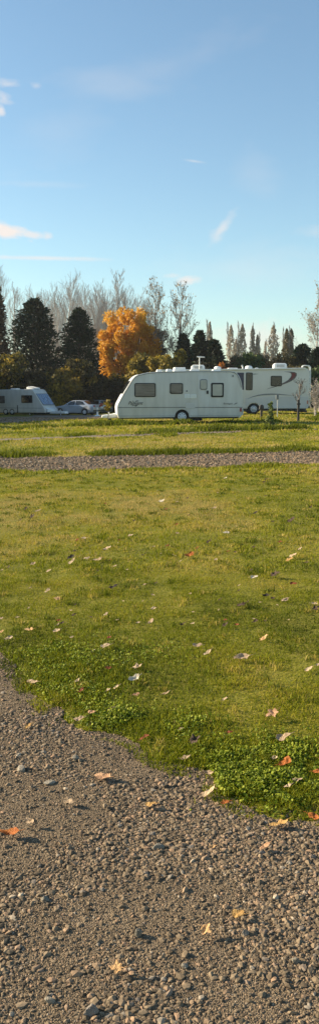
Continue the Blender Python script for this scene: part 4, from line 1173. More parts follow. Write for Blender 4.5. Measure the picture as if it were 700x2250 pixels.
for u0, u1, vb, vt in ((471, 487, 812.8, 805), (540, 556, 811.6, 803.6)):
    bm = bmesh.new(); r_ = (X2(u1) - X2(u0)) / 2
    hh = Z2(vt) - Z2(vb)
    add_lathe_z(bm, (X2(u0) + X2(u1)) / 2, 1.1, [(r_, Z2(vb) - .05), (r_, Z2(vb) + hh * .45), (r_ * .9, Z2(vb) + hh * .75), (r_ * .6, Z2(vb) + hh * .95), (.02, Z2(vt))], 20)
    bm_obj('roof_dome', bm, M['white_panel'], mh, smooth=True)
roof_vent(mh, 501, 524, 812.4, 808.6, .9, 1.5, X2, Z2, bev=.03)
roof_vent(mh, 562, 570, 811.6, 808.4, .9, 1.3, X2, Z2, bev=.03)
bm_obj('aerial', tube([(X2(532.5), .5, Z2(812)), (X2(532.5), .5, Z2(806.5)), (X2(530), .5, Z2(804))], [.04, .05, .07], 8), M['white_panel'], mh)
# ladder on the tail, tail lamp, running gear
bm = bmesh.new()
for yy in (.15, .6):
    add_tube(bm, [(X2(663), yy, Z2(808)), (X2(663.5), yy, Z2(805.3)), (X2(667), yy, Z2(804)), (X2(677), yy, Z2(804.6)), (X2(680.2), yy, Z2(808)), (X2(680.5), yy, Z2(850)), (X2(680.5), yy, Z2(893))], .035, 8)
for k in range(7):
    zz = Z2(889 - 12 * k); add_tube(bm, [(X2(680.5), .15, zz), (X2(680.5), .6, zz)], .022, 6)
bm_obj('ladder', bm, M['white_panel'], mh, smooth=True)
bm = bmesh.new(); add_box(bm, X2(356), X2(543), .15, W2 - .15, Z2(904), Z2(897)); add_box(bm, X2(543), X2(570), .5, W2 - .5, Z2(905), Z2(880)); add_box(bm, X2(570), X2(672), .12, W2 - .12, Z2(903), Z2(897))
add_box(bm, X2(655), X2(676), .4, W2 - .4, Z2(906), Z2(902))
bm_obj('chassis', bm, M['dark_metal'], mh)
wheel(mh, X2(556.4), .39, .04, .26, .24, hubmat='steel')
wheel(mh, X2(556.4), .39, W2 - .3, .26, .24, hubmat='steel')
wheel(mh, X2(390), .39, .04, .26, .24, hubmat='steel')
wheel(mh, X2(390), .39, W2 - .3, .26, .24, hubmat='steel')
bm_obj('tail_light', prism(rrect(X2(672.8), X2(675.6), Z2(888), Z2(880), .03), -.026, .01), M['red_lens'], mh)

# ------------------------------------------------------------------ caravan in the shade
D3 = 85.0; S3 = F_PX / (D3 * math.cos(PITCH))
YAW3 = R(-25); C3 = math.cos(YAW3)
def X3(u): return (u - 98) / (S3 * C3)
def Z3(v): return (911 - v) / S3
p3 = at(98, 911, D3 - 2)
cv = thing('touring_caravan', 'white twin-axle caravan with a slanted three-pane front window, in tree shade beside the silver car', 'caravan', (p3.x, p3.y, tz(p3.x, p3.y)), YAW3)
W3 = 2.25
prof3 = [(X3(98.5), Z3(905.5)), (X3(99.5), Z3(901)), (X3(97.5), Z3(895.5)), (X3(90), Z3(884)), (X3(73), Z3(858.4)), (X3(70.5), Z3(856)), (X3(66), Z3(854.8)), (X3(0), Z3(855.8)), (X3(-30), Z3(856.5)), (X3(-36), Z3(862)), (X3(-39), Z3(880)), (X3(-39), Z3(900)), (X3(-36), Z3(906))]
bm_obj('body', prism(prof3, 0, W3, bevel=.05, segs=2), M['white_paint'], cv, smooth=True)
window(cv, X3(45.5), X3(71), Z3(884.5), Z3(868), r=.06)
window(cv, X3(-16), X3(6), Z3(885.5), Z3(869.5), r=.06, pane='window_blind')
# slanted front window, three panes
a0 = Vector((X3(94.2), 0, Z3(889.5))); a1 = Vector((X3(76.8), 0, Z3(864.5)))
nn = Vector((a1.z - a0.z, 0, -(a1.x - a0.x))).normalized()
bm = bmesh.new()
def slab(bm, ya, yb, p, q, lo, hi):
    c = [Vector((p.x, ya, p.z)), Vector((p.x, yb, p.z)), Vector((q.x, yb, q.z)), Vector((q.x, ya, q.z))]
    l = [bm.verts.new(k + nn * lo) for k in c]; h = [bm.verts.new(k + nn * hi) for k in c]
    bm.faces.new(l[::-1]); bm.faces.new(h)
    for i in range(4): bm.faces.new((l[i], l[(i + 1) % 4], h[(i + 1) % 4], h[i]))
slab(bm, .14, W3 - .14, a0, a1, -.02, .03)
fw_ = bm_obj('front_window', bm, M['decal_grey'], cv)
for ya, yb in ((.2, .72), (.8, 1.45), (1.53, 2.05)):
    bm = bmesh.new(); slab(bm, ya, yb, a0.lerp(a1, .06), a0.lerp(a1, .94), .02, .04)
    bm_obj('pane', bm, M['window_blue'], fw_)
bm_obj('front_locker', prism([(X3(97), Z3(905)), (X3(103), Z3(904.5)), (X3(103.5), Z3(898)), (X3(98), Z3(895))], .2, W3 - .2, bevel=.05, segs=2), M['white_panel'], cv, smooth=True)
bm_obj('grab_handle', box(X3(35.5), X3(36.8), -.03, .01, Z3(906), Z3(889.5)), M['decal_black'], cv)
bm_obj('trim_strip', box(X3(-38), X3(93), -.008, .01, Z3(896), Z3(895.3)), M['decal_grey'], cv)
bm_obj('service_hatch', box(X3(72), X3(79), -.01, .01, Z3(905), Z3(899.5)), M['taupe_panel'], cv)
bm_obj('roof_vent', prism([(X3(48), Z3(855)), (X3(70), Z3(855)), (X3(69), Z3(852)), (X3(52), Z3(848.5)), (X3(48), Z3(851))], .7, 1.5, bevel=.03, segs=2), M['white_panel'], cv, smooth=True)
roof_vent(cv, 10, 25, 856, 853, .7, 1.3, X3, Z3, bev=.02)
bm = bmesh.new(); add_box(bm, X3(-34), X3(98), .15, W3 - .15, Z3(907.5), Z3(904.5)); add_box(bm, X3(70), X3(100), .3, W3 - .3, Z3(909), Z3(907))
bm_obj('chassis', bm, M['dark_metal'], cv)
for u in (7.5, 22.5):
    wheel(cv, X3(u), .31, -.01, .18, .17, zc=.31)
bm_obj('drawbar', prism([(X3(100), Z3(902)), (X3(134), Z3(902.5)), (X3(135), Z3(907)), (X3(100), Z3(908))], W3 / 2 - .35, W3 / 2 + .35, bevel=.04, segs=2), M['white_panel'], cv, smooth=True)
bm_obj('corner_steady', tube([(X3(60), .2, Z3(905)), (X3(62), .2, .02)], .05, 6), M['white_panel'], cv)
bm_obj('jockey_wheel', tube([(X3(126), W3 / 2 - .4, 0), (X3(126), W3 / 2 - .4, Z3(898))], .04, 8), M['steel'], cv)
bm_obj('spare_mirror', prism([(X3(104), Z3(866)), (X3(109), Z3(868)), (X3(107), Z3(878)), (X3(104.5), Z3(876))], W3 - .3, W3 - .1), M['steel'], cv) if False else None

# ------------------------------------------------------------------ cars
def car(name, label, loc, yaw, L, prof, belt, roof, wheels, paint, tyre=.31, width=1.76, side_glass=None, rear=None, front=None, group='cars parked in the shade of the hedge', tails=None):
    t = thing(name, label, 'car', loc, yaw, group)
    hw = width / 2
    def taper(bm):
        for v in bm.verts:
            k = max(0, (v.co.z - belt) / (roof - belt))
            e = abs(v.co.x - L / 2) / (L / 2)
            v.co.y *= (1 - .20 * k) * (1 - .10 * max(0, e - .7) / .3)
        return bm
    def ty(x, z):
        k = max(0, (z - belt) / (roof - belt)); e = abs(x - L / 2) / (L / 2)
        return hw * (1 - .20 * k) * (1 - .10 * max(0, e - .7) / .3)
    pr = list(prof)
    for cxw in wheels[::-1]:
        pr += [(cxw + (tyre + .05) * math.cos(R(a)), tyre + (tyre + .05) * math.sin(R(a))) for a in range(-15, 196, 15)]
    bm_obj('body', taper(prism(pr, -hw, hw, bevel=.045, segs=2)), M[paint], t, smooth=True, sharp=40)
    bm = bmesh.new(); add_box(bm, .3, L - .3, -hw + .2, hw - .2, .17, .55); bm_obj('underbody', bm, M['dark_metal'], t)
    for poly in side_glass or []:
        bm = bmesh.new()
        for s in (-1, 1):
            o = [bm.verts.new((x, s * (ty(x, z) + .006), z)) for x, z in poly]; i = [bm.verts.new((x, s * (ty(x, z) - .02), z)) for x, z in poly]
            bm.faces.new(o); bm.faces.new(i[::-1])
            for k in range(len(poly)): bm.faces.new((o[k], i[k], i[(k + 1) % len(poly)], o[(k + 1) % len(poly)]))
        bm_obj('side_window', bm, M['window_dark'], t)
    for nm, seg in (('rear_window', rear), ('windscreen', front)):
        (x0, z0), (x1, z1) = seg
        n_ = Vector((z0 - z1, 0, x1 - x0)).normalized()
        if (n_.x > 0) != (nm == 'rear_window'): n_ = -n_
        bm = bmesh.new(); y0 = ty(x0, z0) - .12; y1 = ty(x1, z1) - .10
        c = [Vector((x0, -y0, z0)), Vector((x0, y0, z0)), Vector((x1, y1, z1)), Vector((x1, -y1, z1))]
        l = [bm.verts.new(p - n_ * .02) for p in c]; h = [bm.verts.new(p + n_ * .012) for p in c]
        bm.faces.new(l[::-1]); bm.faces.new(h)
        for i in range(4): bm.faces.new((l[i], l[(i + 1) % 4], h[(i + 1) % 4], h[i]))
        bm_obj(nm, bm, M['window_dark'], t)
    for cxw in wheels:
        for s in (-1, 1):
            if s < 0: wheel(t, cxw, tyre, -hw + .01, .2, tyre * .62)
            else: wheel(t, cxw, tyre, hw - .21, .2, tyre * .5)
    for s in (-1, 1):
        (x0, x1, z0, z1) = tails
        ya = s * (hw * .9 - .02); yb = s * (hw * .9 - .36)
        bm_obj('tail_light', box(x0, x1, min(ya, yb), max(ya, yb), z0, z1, bevel=.03), M['red_lens'], t)
        bm_obj('headlight', box(.02, .3, min(s * (hw * .9 - .03), s * (hw * .9 - .4)), max(s * (hw * .9 - .03), s * (hw * .9 - .4)), .58, .74, bevel=.04), M['window_net'], t)
        bm_obj('door_mirror', box(front[0][0] + .35, front[0][0] + .5, min(s * (hw - .02), s * (hw + .17)), max(s * (hw - .02), s * (hw + .17)), belt + .02, belt + .14, bevel=.03), M[paint], t)
    bm_obj('number_plate', box(L - .012, L + .012, -.26, .26, .62, .73), M['window_net'], t)
    bm = bmesh.new(); add_box(bm, L - .1, L + .03, -hw * .88, hw * .88, .36, .5, bevel=.03); bm_obj('rear_bumper', bm, M['dark_metal'], t)
    for xh in (1.95, 2.95):
        bm_obj('door_handle', box(xh, xh + .16, -hw - .015, -hw + .01, belt - .12, belt - .085), M[paint], t)
    return t
sal = [(0.05, .30), (0, .5), (.03, .68), (.3, .80), (1.25, .93), (1.95, 1.33), (2.25, 1.41), (2.9, 1.43), (3.35, 1.36), (3.95, 1.03), (4.42, 1.0), (4.5, .9), (4.5, .5), (4.42, .3)]
cs1 = at(129, 905, 88.0)
car('parked_car', 'silver saloon car in shade just ahead of the white twin-axle caravan', (cs1.x, 86.4, tz(cs1.x, 86.4)), R(-23), 4.5, sal, .95, 1.43, (.85, 3.55), 'car_silver',
    side_glass=[[(1.5, .97), (2.5, .99), (2.5, 1.36), (2.28, 1.36), (2.02, 1.30)], [(2.57, .99), (3.6, 1.02), (3.3, 1.31), (2.95, 1.37), (2.57, 1.37)]],
    rear=((3.93, 1.05), (3.40, 1.34)), front=((1.32, .97), (1.93, 1.32)), tails=(4.38, 4.515, .78, .95))
est = [(0.05, .30), (0, .5), (.03, .7), (.3, .82), (1.15, .95), (1.85, 1.38), (2.2, 1.47), (3.6, 1.47), (4.1, 1.42), (4.3, 1.0), (4.36, .85), (4.36, .5), (4.3, .3)]
cs2 = at(224, 905, 92)
car('parked_car', 'grey-gold estate car seen from behind, half hidden by the silver saloon', (cs2.x - 2.1, 93.6, tz(cs2.x - 2, 93)), R(-52), 4.36, est, .98, 1.47, (.82, 3.45), 'car_gold',
    side_glass=[[(1.45, 1.0), (2.4, 1.02), (2.4, 1.41), (2.2, 1.41), (1.93, 1.36)], [(2.47, 1.02), (3.3, 1.03), (3.3, 1.42), (2.47, 1.42)], [(3.37, 1.03), (4.1, 1.04), (3.98, 1.38), (3.37, 1.42)]],
    rear=((4.29, 1.03), (4.12, 1.38)), front=((1.2, .98), (1.83, 1.37)), tails=(4.22, 4.375, .8, 1.15))

# ------------------------------------------------------------------ posts and saplings
pb = ground(214, 915); pb = Vector((at(214, 910, 70).x, 70, 0)); pb.z = tz(pb.x, 70)
hk = thing('hookup_post', 'short white post on a round foot, standing behind the caravan drawbar', 'post', pb)
bm = bmesh.new(); add_lathe_z(bm, 0, 0, [(.28, 0), (.28, .08), (.1, .14), (.08, .2), (.075, .62), (.10, .64), (.10, .70), (.05, .73)], 16); bm_obj('pillar', bm, M['white_panel'], hk, smooth=True)
bm_obj('socket_cover', box(-.09, .09, -.12, -.06, .42, .56, bevel=.02), M['decal_grey'], hk)

def sapling(label, u, v, h, hp, seed, leaves, mat, spread, stake=None, wood='bark_brown', name='sapling', lowleaf=.1, leafs=.05, cat='sapling'):
    p = ground(u, v); rng = np.random.default_rng(seed)
    t = thing(name, label, cat, p)
    bm = bmesh.new()
    add_tube(bm, [(0, 0, -.05), (.02, 0, h * .4), (-.02, .01, h * .75), (.01, 0, h)], [.02, .016, .012, .006], 6)
    k = 16
    ends = []
    for i in range(k):
        z = h * (lowleaf + (1 - lowleaf) * (i + .5) / k); a = rng.uniform(0, 6.28); L = spread * (1 - .6 * i / k) * rng.uniform(.6, 1.2)
        q = Vector((math.cos(a) * L, math.sin(a) * L, z + L * .8)); add_tube(bm, [(0, 0, z), q * .5 + Vector((0, 0, z * .5)), q], [.009, .007, .004], 4); ends.append((z, q))
    bm_obj('stem', bm, M[wood], t)
    if leaves:
        idx = rng.integers(0, k, leaves); f = rng.random(leaves)[:, None]
        b = np.array([[0, 0, ends[i][0]] for i in idx]); e = np.array([list(ends[i][1]) for i in idx])
        pp = b * (1 - f) + e * f + rng.normal(0, .035, (leaves, 3))
        link_mesh('foliage', quads_mesh('leaves', *leaf_cloud(rng, pp, leafs, np.clip(rng.normal(.6, .22, leaves), 0, 1), droop=.4)), mat, t)
    return t
sapling('young sapling with yellow-green leaves at its top, beside the caravan drawbar', 237, 932, 1.1, 0, 81, 130, M['leaf_yellow'], .2, lowleaf=.62, leafs=.07)
sapling('bushy green sapling in the grass in front of the motorhome', 593, 943, 1.08, 0, 82, 420, M['leaf_green'], .2, lowleaf=.08, leafs=.05)
# staked young tree
ps = ground(655, 925.5)
t = bare_tree('young_tree', 'bare young tree tied to a stout dark stake in front of the motorhome tail', ps, 2.1, 83, spread=.30, nbr=12, bark='bark_grey', first=.5, trunk_r=.026, twig=.5)
bm_obj('stake', box(-.10, .02, -.10, -.02, -.1, 1.12, bevel=.012), M['wood_post'], t)
bm_obj('tie', box(-.13, .06, -.13, .05, .86, .93, bevel=.01), M['black_rubber'], t)
# slim service post and low marker post in front of the motorhome
ph_ = ground(608, 916)
sp_ = thing('service_post', 'slim grey service post with a square head in front of the motorhome', 'post', ph_)
bm_obj('pole', box(-.025, .025, -.025, .025, -.05, 1.15, bevel=.006), M['taupe_panel'], sp_)
bm_obj('head_box', box(-.11, .07, -.06, .06, 1.08, 1.36, bevel=.02), M['decal_grey'], sp_)
pl_ = ground(573, 917.5)
mp_ = thing('marker_post', 'short dark wooden marker post by the motorhome wheel', 'post', pl_)
bm_obj('post', box(-.07, .07, -.07, .07, -.05, .62, bevel=.015), M['wood_post'], mp_)
bm_obj('cap', prism([(-.15, .5), (.15, .5), (.12, .72), (0, .80), (-.12, .72)], -.13, .13, bevel=.02, segs=1), M['dark_metal'], mp_)

# ------------------------------------------------------------------ trees and shrubs
def gp(u, y): 
    p = at(u, 865, y); return Vector((p.x, y, tz(p.x, y) - .1))
def hgt(v, y): return at(0, v, y).z

# dark conifers
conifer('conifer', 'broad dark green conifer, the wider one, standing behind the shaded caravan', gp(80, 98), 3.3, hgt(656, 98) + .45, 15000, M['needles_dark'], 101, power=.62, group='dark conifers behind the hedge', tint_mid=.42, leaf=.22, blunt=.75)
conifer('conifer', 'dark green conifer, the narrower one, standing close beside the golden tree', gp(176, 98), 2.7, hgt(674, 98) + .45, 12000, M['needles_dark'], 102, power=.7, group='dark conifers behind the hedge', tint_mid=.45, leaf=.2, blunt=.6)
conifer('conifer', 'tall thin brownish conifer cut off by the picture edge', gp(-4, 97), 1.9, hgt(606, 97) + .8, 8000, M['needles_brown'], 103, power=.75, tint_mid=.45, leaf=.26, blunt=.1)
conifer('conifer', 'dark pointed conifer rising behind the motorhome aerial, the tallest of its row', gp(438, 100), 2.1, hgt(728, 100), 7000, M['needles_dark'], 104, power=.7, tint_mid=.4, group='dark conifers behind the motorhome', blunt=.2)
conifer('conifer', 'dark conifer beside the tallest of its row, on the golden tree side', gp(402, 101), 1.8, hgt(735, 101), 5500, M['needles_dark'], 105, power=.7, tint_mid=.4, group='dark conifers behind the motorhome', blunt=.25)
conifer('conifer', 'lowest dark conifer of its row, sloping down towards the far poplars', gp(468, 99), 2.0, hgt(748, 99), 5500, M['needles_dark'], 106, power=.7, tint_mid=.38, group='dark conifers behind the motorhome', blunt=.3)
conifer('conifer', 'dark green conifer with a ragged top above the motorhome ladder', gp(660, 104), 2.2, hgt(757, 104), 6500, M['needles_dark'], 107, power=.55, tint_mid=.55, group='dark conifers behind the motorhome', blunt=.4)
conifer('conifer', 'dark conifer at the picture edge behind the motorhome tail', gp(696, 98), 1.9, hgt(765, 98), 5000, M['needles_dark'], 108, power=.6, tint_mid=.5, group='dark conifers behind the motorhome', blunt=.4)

# the golden tree
gt_y = 104
gold = bush('broadleaf_tree', 'golden orange autumn tree glowing between the dark conifers', 'tree', gp(284, gt_y), 4.1, 3.4, hgt(664, gt_y) + .8, 26000, M['leaf_orange'], 111, leaf=.14, k=120, tint_mid=.62, zlow=.1, trunk=6.5, rl=.72, spread=.17, boxy=3.5)
bush('broadleaf_tree', 'olive brown autumn tree in the shade behind the golden orange tree', 'tree', gp(334, gt_y + 4), 2.3, 2.2, hgt(690, gt_y + 3) + .4, 9000, M['leaf_khaki'], 112, leaf=.15, k=34, tint_mid=.45, zlow=.15, trunk=6, rl=.9, spread=.2)

# hedge and shrubs of the front row
SH = [
    ('yellow-tipped shrub at the picture edge behind the shaded caravan', 12, 92, 2.6, 764, 'leaf_yellow', .55, 6500),
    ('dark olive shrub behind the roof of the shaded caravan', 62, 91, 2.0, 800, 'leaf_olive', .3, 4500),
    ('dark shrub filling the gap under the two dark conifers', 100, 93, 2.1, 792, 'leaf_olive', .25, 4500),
    ('yellow and olive shrub behind the silver car', 128, 91, 1.9, 779, 'leaf_yellow', .58, 5500),
    ('olive and russet shrub behind the two cars', 172, 91.5, 2.0, 775, 'leaf_olive', .68, 5500),
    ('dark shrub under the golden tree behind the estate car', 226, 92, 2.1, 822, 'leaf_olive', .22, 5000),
    ('low yellowing shrub directly under the golden tree', 268, 93, 1.7, 815, 'leaf_yellow', .3, 4500),
    ('yellow-green shrub above the caravan nose', 310, 92, 1.9, 764, 'leaf_yellow', .62, 6000),
    ('yellow-olive shrub above the caravan front window', 356, 91, 1.9, 762, 'leaf_yellow', .60, 6000),
    ('thin khaki shrub below the pair of tall bare trees', 392, 93, 1.6, 765, 'leaf_yellow', .36, 4500),
    ('dark olive shrub below the pointed conifer', 432, 90, 2.2, 785, 'leaf_olive', .3, 4500),
    ('dark shrub right of the aerial mast', 470, 92, 1.8, 783, 'leaf_olive', .3, 4500),
    ('khaki bush below the leftmost pair of far poplars', 517, 102, 2.2, 772, 'leaf_khaki', .5, 5000),
    ('green and khaki bush behind the motorhome roof domes', 556, 100, 2.2, 765, 'leaf_green', .28, 5000),
    ('broad khaki bush below the far poplars', 592, 102, 2.6, 757, 'leaf_khaki', .5, 6000),
    ('dark brown-green bush behind the larger roof air conditioner', 630, 100, 2.1, 765, 'leaf_olive', .55, 5000),
    ('olive bush by the motorhome ladder', 668, 92, 1.9, 785, 'leaf_olive', .5, 4500),
    ('dark green shrub beyond the motorhome tail at the picture edge', 704, 90, 2.2, 790, 'leaf_green', .3, 5000),
]
for i, (lab, u, yv, r_, vt, mat, tm, n) in enumerate(SH):
    bush('shrub', lab, 'shrub', gp(u, yv), r_ * 1.12, r_, hgt(vt, yv) - tz(gp(u, yv).x, yv) + .2, int(n * 1.25), M[mat], 130 + i, leaf=.17, k=26, tint_mid=tm, group='shrubs in the hedge behind the pitches', zlow=.02, spread=.22, rl=r_ * .36)
bush('shrub', 'small orange-red shrub peeping over the motorhome roof', 'shrub', gp(487, 97), .9, .9, hgt(781, 97), 2200, M['leaf_red'], 170, leaf=.13, k=14, tint_mid=.5, zlow=.3, rl=.45)

# bare poplars and birches behind, on the left
BT = [
    ('bare tree rising behind the brown conifer at the picture edge', 8, 590, 118, 201, .20), ('bare tree between the brown conifer and the broad dark conifer, its tip leaning', 38, 622, 125, 202, .20),
    ('tall bare tree rising just past the broad dark conifer, shorter than its neighbour', 118, 628, 122, 203, .22), ('tallest bare tree between the two dark conifers', 149, 602, 118, 204, .22),
    ('bare tree rising straight above the narrower dark conifer', 184, 622, 124, 205, .21), ('bare tree with sparse tip between conifer and golden tree', 213, 624, 122, 206, .21),
    ('tallest bare tree, rising behind the golden tree', 256, 590, 116, 207, .19), ('bare tree behind the crown centre of the golden tree', 282, 640, 126, 208, .24),
    ('bare tree behind the shaded side of the golden tree', 308, 650, 124, 209, .24), ('shorter bare tree behind the broad dark conifer', 92, 645, 128, 210, .24),
    ('short bare tree low between the two dark conifers', 132, 655, 112, 211, .26), ('short bare tree filling behind the narrower dark conifer', 200, 652, 114, 212, .26),
    ('short bushy bare tree just above the golden tree', 236, 650, 114, 213, .26), ('faint bare tree beyond the broad dark conifer', 66, 640, 140, 214, .24),
    ('slight bare tree in the thicket just past the tallest one between the conifers', 166, 632, 130, 215, .25), ('low spreading bare tree in the thicket over the narrower conifer tip', 178, 655, 134, 216, .28),
    ('low bare tree in the thicket over the broad conifer shoulder', 105, 650, 134, 217, .28), ('bare tree in the thicket close behind the golden tree crown', 268, 642, 132, 218, .26),
    ('low bare tree in the thicket at the golden tree\'s shaded edge', 328, 668, 130, 219, .28), ('bare tree in the thicket at the golden tree\'s sunlit edge', 226, 640, 132, 220, .26)]
for lab, u, vt, yv, sd, spd in BT:
    bare_tree('bare_tree', lab, gp(u, yv), hgt(vt, yv) - .6, sd, spread=spd, nbr=54, group='bare trees behind the conifers', bark='bark_pale', first=.22, rise=1.2, twig=.85)
# the two tall bare trees in the middle, a few leaves still on
bare_tree('bare_tree', 'tall bare tree with a few last leaves, nearest the golden tree of a pair', gp(349, 104), hgt(604, 104) - 1.7, 221, spread=.24, nbr=34, group='pair of tall bare trees', bark='bark_grey', first=.3, leaves=420, leafmat=M['leaf_greybrown'], rise=1.1, twig=.95, forks=1)
bare_tree('bare_tree', 'tall forked bare tree with a few last leaves, farther from the golden tree', gp(385, 103), hgt(611, 103) - 1.2, 222, spread=.24, nbr=36, group='pair of tall bare trees', bark='bark_grey', first=.28, leaves=420, leafmat=M['leaf_greybrown'], rise=1.1, twig=.95, forks=2)
bare_tree('bare_tree', 'tall pale bare tree cut off by the picture edge above the motorhome ladder', gp(703, 120), hgt(645, 120), 223, spread=.24, nbr=44, bark='bark_pale', first=.25, leaves=1100, leafmat=M['leaf_greybrown'], rise=1.1, twig=.95, forks=2)

# far poplars: narrow columns
def poplar(label, u, vt, yv, r_, seed, dens=1.0, mat='leaf_greybrown'):
    rng = np.random.default_rng(seed); h = hgt(vt, yv)
    t = bare_tree('poplar_tree', label, gp(u, yv), h, seed, spread=.10, nbr=60, group='far poplars on the skyline', bark='bark_pale', first=.15, rise=3.2, twig=1.3)
    n = int(1500 * dens)
    z = h * (.16 + .84 * rng.random(n)); tt = z / h
    rad = r_ * np.sin(np.pi * np.clip((tt - .1) / .9, .02, 1) ** .85) ** .7 * (.6 + .8 * vnoise(z * .8 + seed, tt * 0 + seed)) * np.sqrt(rng.random(n))
    a = rng.uniform(0, 6.28, n)
    p = np.stack([np.cos(a) * rad, np.sin(a) * rad, z], 1)
    link_mesh('leaves', quads_mesh('leaves', *leaf_cloud(rng, p, .28, np.clip(rng.normal(.5, .2, n), 0, 1), out=np.array([[0, 0, .8]]), asp=.5)), M[mat], t)
for a in (('slim far poplar standing alone above the dark conifer row', 459, 706, 190, 1.0, 301, .7), ('far poplar, first of the tight group right of the conifer row', 505, 714, 215, 1.2, 302, .8),
          ('tallest round-topped poplar of the tight far group', 530, 712, 215, 1.6, 303, .9), ('pointed far poplar beside a lower one of the tight far group', 552, 717, 215, 1.1, 304, .8),
          ('lower far poplar leaning on the pointed one', 563, 735, 215, 1.0, 305, .8), ('thin pale poplar in the widest gap of the far row', 580, 750, 230, .8, 306, .5),
          ('broad far poplar standing apart right of the widest gap', 597, 714, 215, 1.7, 307, 1.0), ('darker brown far poplar, left one of twins', 626, 722, 205, 1.2, 308, 1.5, 'leaf_khaki'),
          ('darker brown far poplar, right one of twins', 636, 722, 205, 1.2, 309, 1.5, 'leaf_khaki'), ('short far poplar half hidden by the khaki bush', 516, 745, 225, .9, 310, .7)):
    poplar(*a)

# pale leafless bushes at the picture's edge by the motorhome tail
for lab, u, v, h, sd in (('pale leafless bush by the motorhome tail, the nearer of two', 691, 914, 1.7, 231), ('pale leafless bush by the motorhome tail, the farther and taller of two', 699, 905, 2.3, 232)):
    bare_tree('bare_shrub', lab, ground(u, v), h, sd, spread=.5, nbr=22, bark='bark_pale', first=.1, cat='shrub', forks=3, trunk_r=.03, twig=.75, leaves=140, leafmat=M['leaf_khaki'], group='leafless bushes by the motorhome')

# a row of leafy trees along the left of the lane: their shade falls over the lane, the caravan and the cars
src_tree = None
for x_, y_, h_ in ((-15.2, 40, 3.6), (-15.3, 43.5, 4.0), (-15.5, 47.5, 4.5), (-15.8, 51.5, 4.9), (-16, 56, 5.2), (-16.4, 60.5, 5.5), (-17, 65.5, 6.0), (-18, 71, 6.8), (-20, 77, 8.4), (-22, 83.5, 7.6), (-24.5, 89, 8)):
    if src_tree is None:
        src_tree = bush('broadleaf_tree', 'leafy olive tree of the row along the dark side of the lane', 'tree', (x_, y_, tz(x_, y_)), 2.6, 2.6, 5.0, 9000, M['leaf_olive'], 401, leaf=.24, k=34, tint_mid=.5, zlow=.02, trunk=3.4, rl=1.05, group='row of trees along the lane')
        src_tree.scale = (.95, .95, h_ / 5)
    else:
        k_ = max(.95, h_ / 5.5)
        dup(src_tree, (x_, y_, tz(x_, y_)), y_ * 1.7, (k_, k_, h_ / 5))

# far wood closing the skyline
rng = np.random.default_rng(500)
n = 26000
x = rng.uniform(-260, 260, n); yb = 255 + rng.normal(0, 8, n) + 12 * vnoise(x * .02, x * 0)
hmax = 5.5 + 5.5 * fbm(x * .045, x * 0 + 3, 3)
z = hmax * rng.random(n) ** .7
p = np.stack([x, yb, z - 1], 1)
tag(link_mesh('far_wood', quads_mesh('leaves', *leaf_cloud(rng, p, .75, np.clip(rng.normal(.45, .2, n), 0, 1))), M['leaf_khaki']), kind='stuff')

# ------------------------------------------------------------------ the autumn air: one even box of thin haze round the whole place
m_h = bpy.data.materials.new('haze'); m_h.use_nodes = True
nth = m_h.node_tree; nth.nodes.clear()
oh = nth.nodes.new('ShaderNodeOutputMaterial'); vh = nth.nodes.new('ShaderNodeVolumePrincipled')
vh.inputs['Color'].default_value = (.93, .95, 1, 1); vh.inputs['Density'].default_value = .00016; vh.inputs['Anisotropy'].default_value = .2
nth.links.new(vh.outputs[0], oh.inputs['Volume'])
tag(link_mesh('haze', (lambda b: (lambda me: (b.to_mesh(me), b.free(), me)[2])(bpy.data.meshes.new('haze')))(box(-700, 700, -80, 1300, -1.8, 24)), m_h), kind='stuff')

# ------------------------------------------------------------------ world, sun, camera
world = bpy.data.worlds.new('World'); sc.world = world; world.use_nodes = True
nt = world.node_tree; nt.nodes.clear()
out = nt.nodes.new('ShaderNodeOutputWorld'); bg = nt.nodes.new('ShaderNodeBackground'); nt.links.new(bg.outputs[0], out.inputs[0])
sky = nt.nodes.new('ShaderNodeTexSky'); sky.sky_type = 'NISHITA'; sky.sun_disc = False
sky.sun_elevation = SUN_EL; sky.sun_rotation = math.atan2(SUN_DIR.x, SUN_DIR.y)
sky.air_density = 1.0; sky.dust_density = .6; sky.ozone_density = 1.2; sky.altitude = 0
tc = nt.nodes.new('ShaderNodeTexCoord'); dirv = tc.outputs['Generated']
def vdot(vec):
    n = nt.nodes.new('ShaderNodeVectorMath'); n.operation = 'DOT_PRODUCT'; nt.links.new(dirv, n.inputs[0]); n.inputs[1].default_value = vec; return n.outputs['Value']
def mth(op, a, b=None, clamp=False):
    n = nt.nodes.new('ShaderNodeMath'); n.operation = op; n.use_clamp = clamp
    for k, v in enumerate((a, b)):
        if v is None: continue
        if isinstance(v, (int, float)): n.inputs[k].default_value = v
        else: nt.links.new(v, n.inputs[k])
    return n.outputs[0]
def noise(scale, detail, stretch):
    mp = nt.nodes.new('ShaderNodeMapping'); mp.inputs['Scale'].default_value = stretch; nt.links.new(dirv, mp.inputs[0])
    n = nt.nodes.new('ShaderNodeTexNoise'); n.inputs['Scale'].default_value = scale; n.inputs['Detail'].default_value = detail; n.inputs['Roughness'].default_value = .6
    nt.links.new(mp.outputs[0], n.inputs['Vector']); return mth('SUBTRACT', n.outputs['Fac'], .5)
nf = noise(60, 6, (1, 1, 2.2)); nw = noise(14, 5, (1, 1, 2.5))
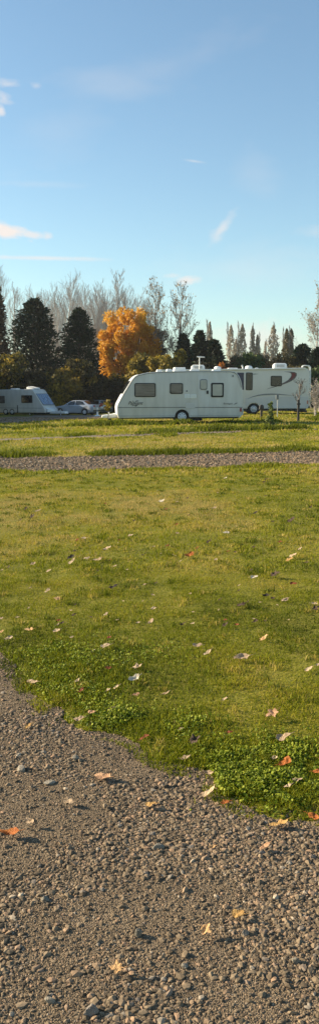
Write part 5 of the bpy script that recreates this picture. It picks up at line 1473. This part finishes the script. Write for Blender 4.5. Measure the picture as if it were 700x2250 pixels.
def cloud(u, v, ru, rv, ang, strength, wob, soft, nz):
    c = ray(u, v).normalized()
    right = Vector((c.y, -c.x, 0)).normalized(); up = right.cross(c)
    ca, sa = math.cos(R(ang)), math.sin(R(ang))
    e1 = right * ca + up * sa; e2 = -right * sa + up * ca
    a = mth('MULTIPLY', vdot(e1), F_PX / ru); b = mth('MULTIPLY', vdot(e2), F_PX / rv)
    r2 = mth('ADD', mth('MULTIPLY', a, a), mth('MULTIPLY', b, b))
    r2 = mth('ADD', mth('SQRT', r2), mth('MULTIPLY', nz, wob))
    m = mth('DIVIDE', mth('SUBTRACT', 1.0, r2), soft, True)
    m = mth('MULTIPLY', m, mth('GREATER_THAN', vdot(c), .3))
    return mth('MULTIPLY', m, strength)
CL = [(15, 507, 52, 17, -12, 1.0, 1.6, .7, nf), (72, 516, 40, 9, -2, .7, 1.6, .7, nf), (104, 518, 14, 12, 0, .6, 1.8, .8, nf),
      (90, 567, 190, 6, 0, .55, .8, .9, nf), (410, 616, 34, 13, 0, .75, 1.5, .7, nf), (380, 606, 30, 7, 0, .35, 1.5, .9, nf),
      (486, 503, 12, 48, -38, .5, 1.4, .9, nf), (475, 520, 24, 16, 40, .35, 1.8, .9, nf), (16, 184, 26, 10, 0, .45, 2.0, .9, nf), (8, 215, 22, 14, -20, .5, 2.0, .9, nf),
      (3, 243, 10, 14, 0, .7, 1.6, .8, nf), (80, 188, 12, 8, 0, .3, 2.0, 1, nf), (425, 354, 30, 3, -8, .35, .8, 1, nf),
      (560, 745, 120, 42, 0, .55, 1.4, .9, nf), (640, 770, 110, 30, 0, .35, 1.4, .9, nf), (690, 510, 40, 16, 0, .22, 1.8, 1, nf),
      (330, 160, 210, 46, 18, .09, 2.4, 1.0, nw), (450, 110, 90, 40, 35, .08, 2.2, 1.0, nw), (90, 405, 120, 8, 0, .14, 1.2, 1, nf), (250, 190, 160, 40, 0, .14, 2.4, 1, nw), (560, 590, 220, 60, 0, .15, 2, 1, nw), (560, 380, 60, 50, -50, .10, 2.4, 1, nw), (130, 300, 120, 60, 20, .08, 2.4, 1, nw)]
tot = None
for a in CL:
    m = cloud(*a); tot = m if tot is None else mth('MAXIMUM', tot, m)
mx = nt.nodes.new('ShaderNodeMix'); mx.data_type = 'RGBA'
nt.links.new(tot, mx.inputs[0])
CLOUD_COL = (4.9, 4.5, 4.25)
tn = nt.nodes.new('ShaderNodeMix'); tn.data_type = 'RGBA'; tn.blend_type = 'MULTIPLY'; tn.inputs[0].default_value = 1
tn.inputs[7].default_value = (.88, 1.0, .995, 1); nt.links.new(sky.outputs[0], tn.inputs[6])
nt.links.new(tn.outputs[2], mx.inputs[6]); mx.inputs[7].default_value = c4(CLOUD_COL)
nt.links.new(mx.outputs[2], bg.inputs['Color']); bg.inputs['Strength'].default_value = .08

sun = bpy.data.lights.new('sun', 'SUN'); sun.energy = 4.6; sun.angle = R(.55); sun.color = (1, .85, .62)
so = bpy.data.objects.new('sun', sun); COL.objects.link(so); so.rotation_euler = SUN_DIR.to_track_quat('Z', 'Y').to_euler(); so.location = (-40, 20, 40)

cam = bpy.data.cameras.new('camera'); co = bpy.data.objects.new('camera', cam); COL.objects.link(co)
cam.sensor_fit = 'VERTICAL'; cam.sensor_height = 24; cam.lens = 24 * F_PX / 2250; cam.clip_start = .05; cam.clip_end = 8000
co.location = (0, 0, EYE); co.rotation_euler = (math.pi / 2 - PITCH, 0, 0)
sc.camera = co
sc.view_settings.view_transform = 'Standard'; sc.view_settings.look = 'None'; sc.view_settings.gamma = 1; sc.view_settings.exposure = 1.28
try: sc.view_settings.use_curve_mapping = False
except Exception: pass
sc.cycles.max_bounces = 6; sc.cycles.transparent_max_bounces = 6
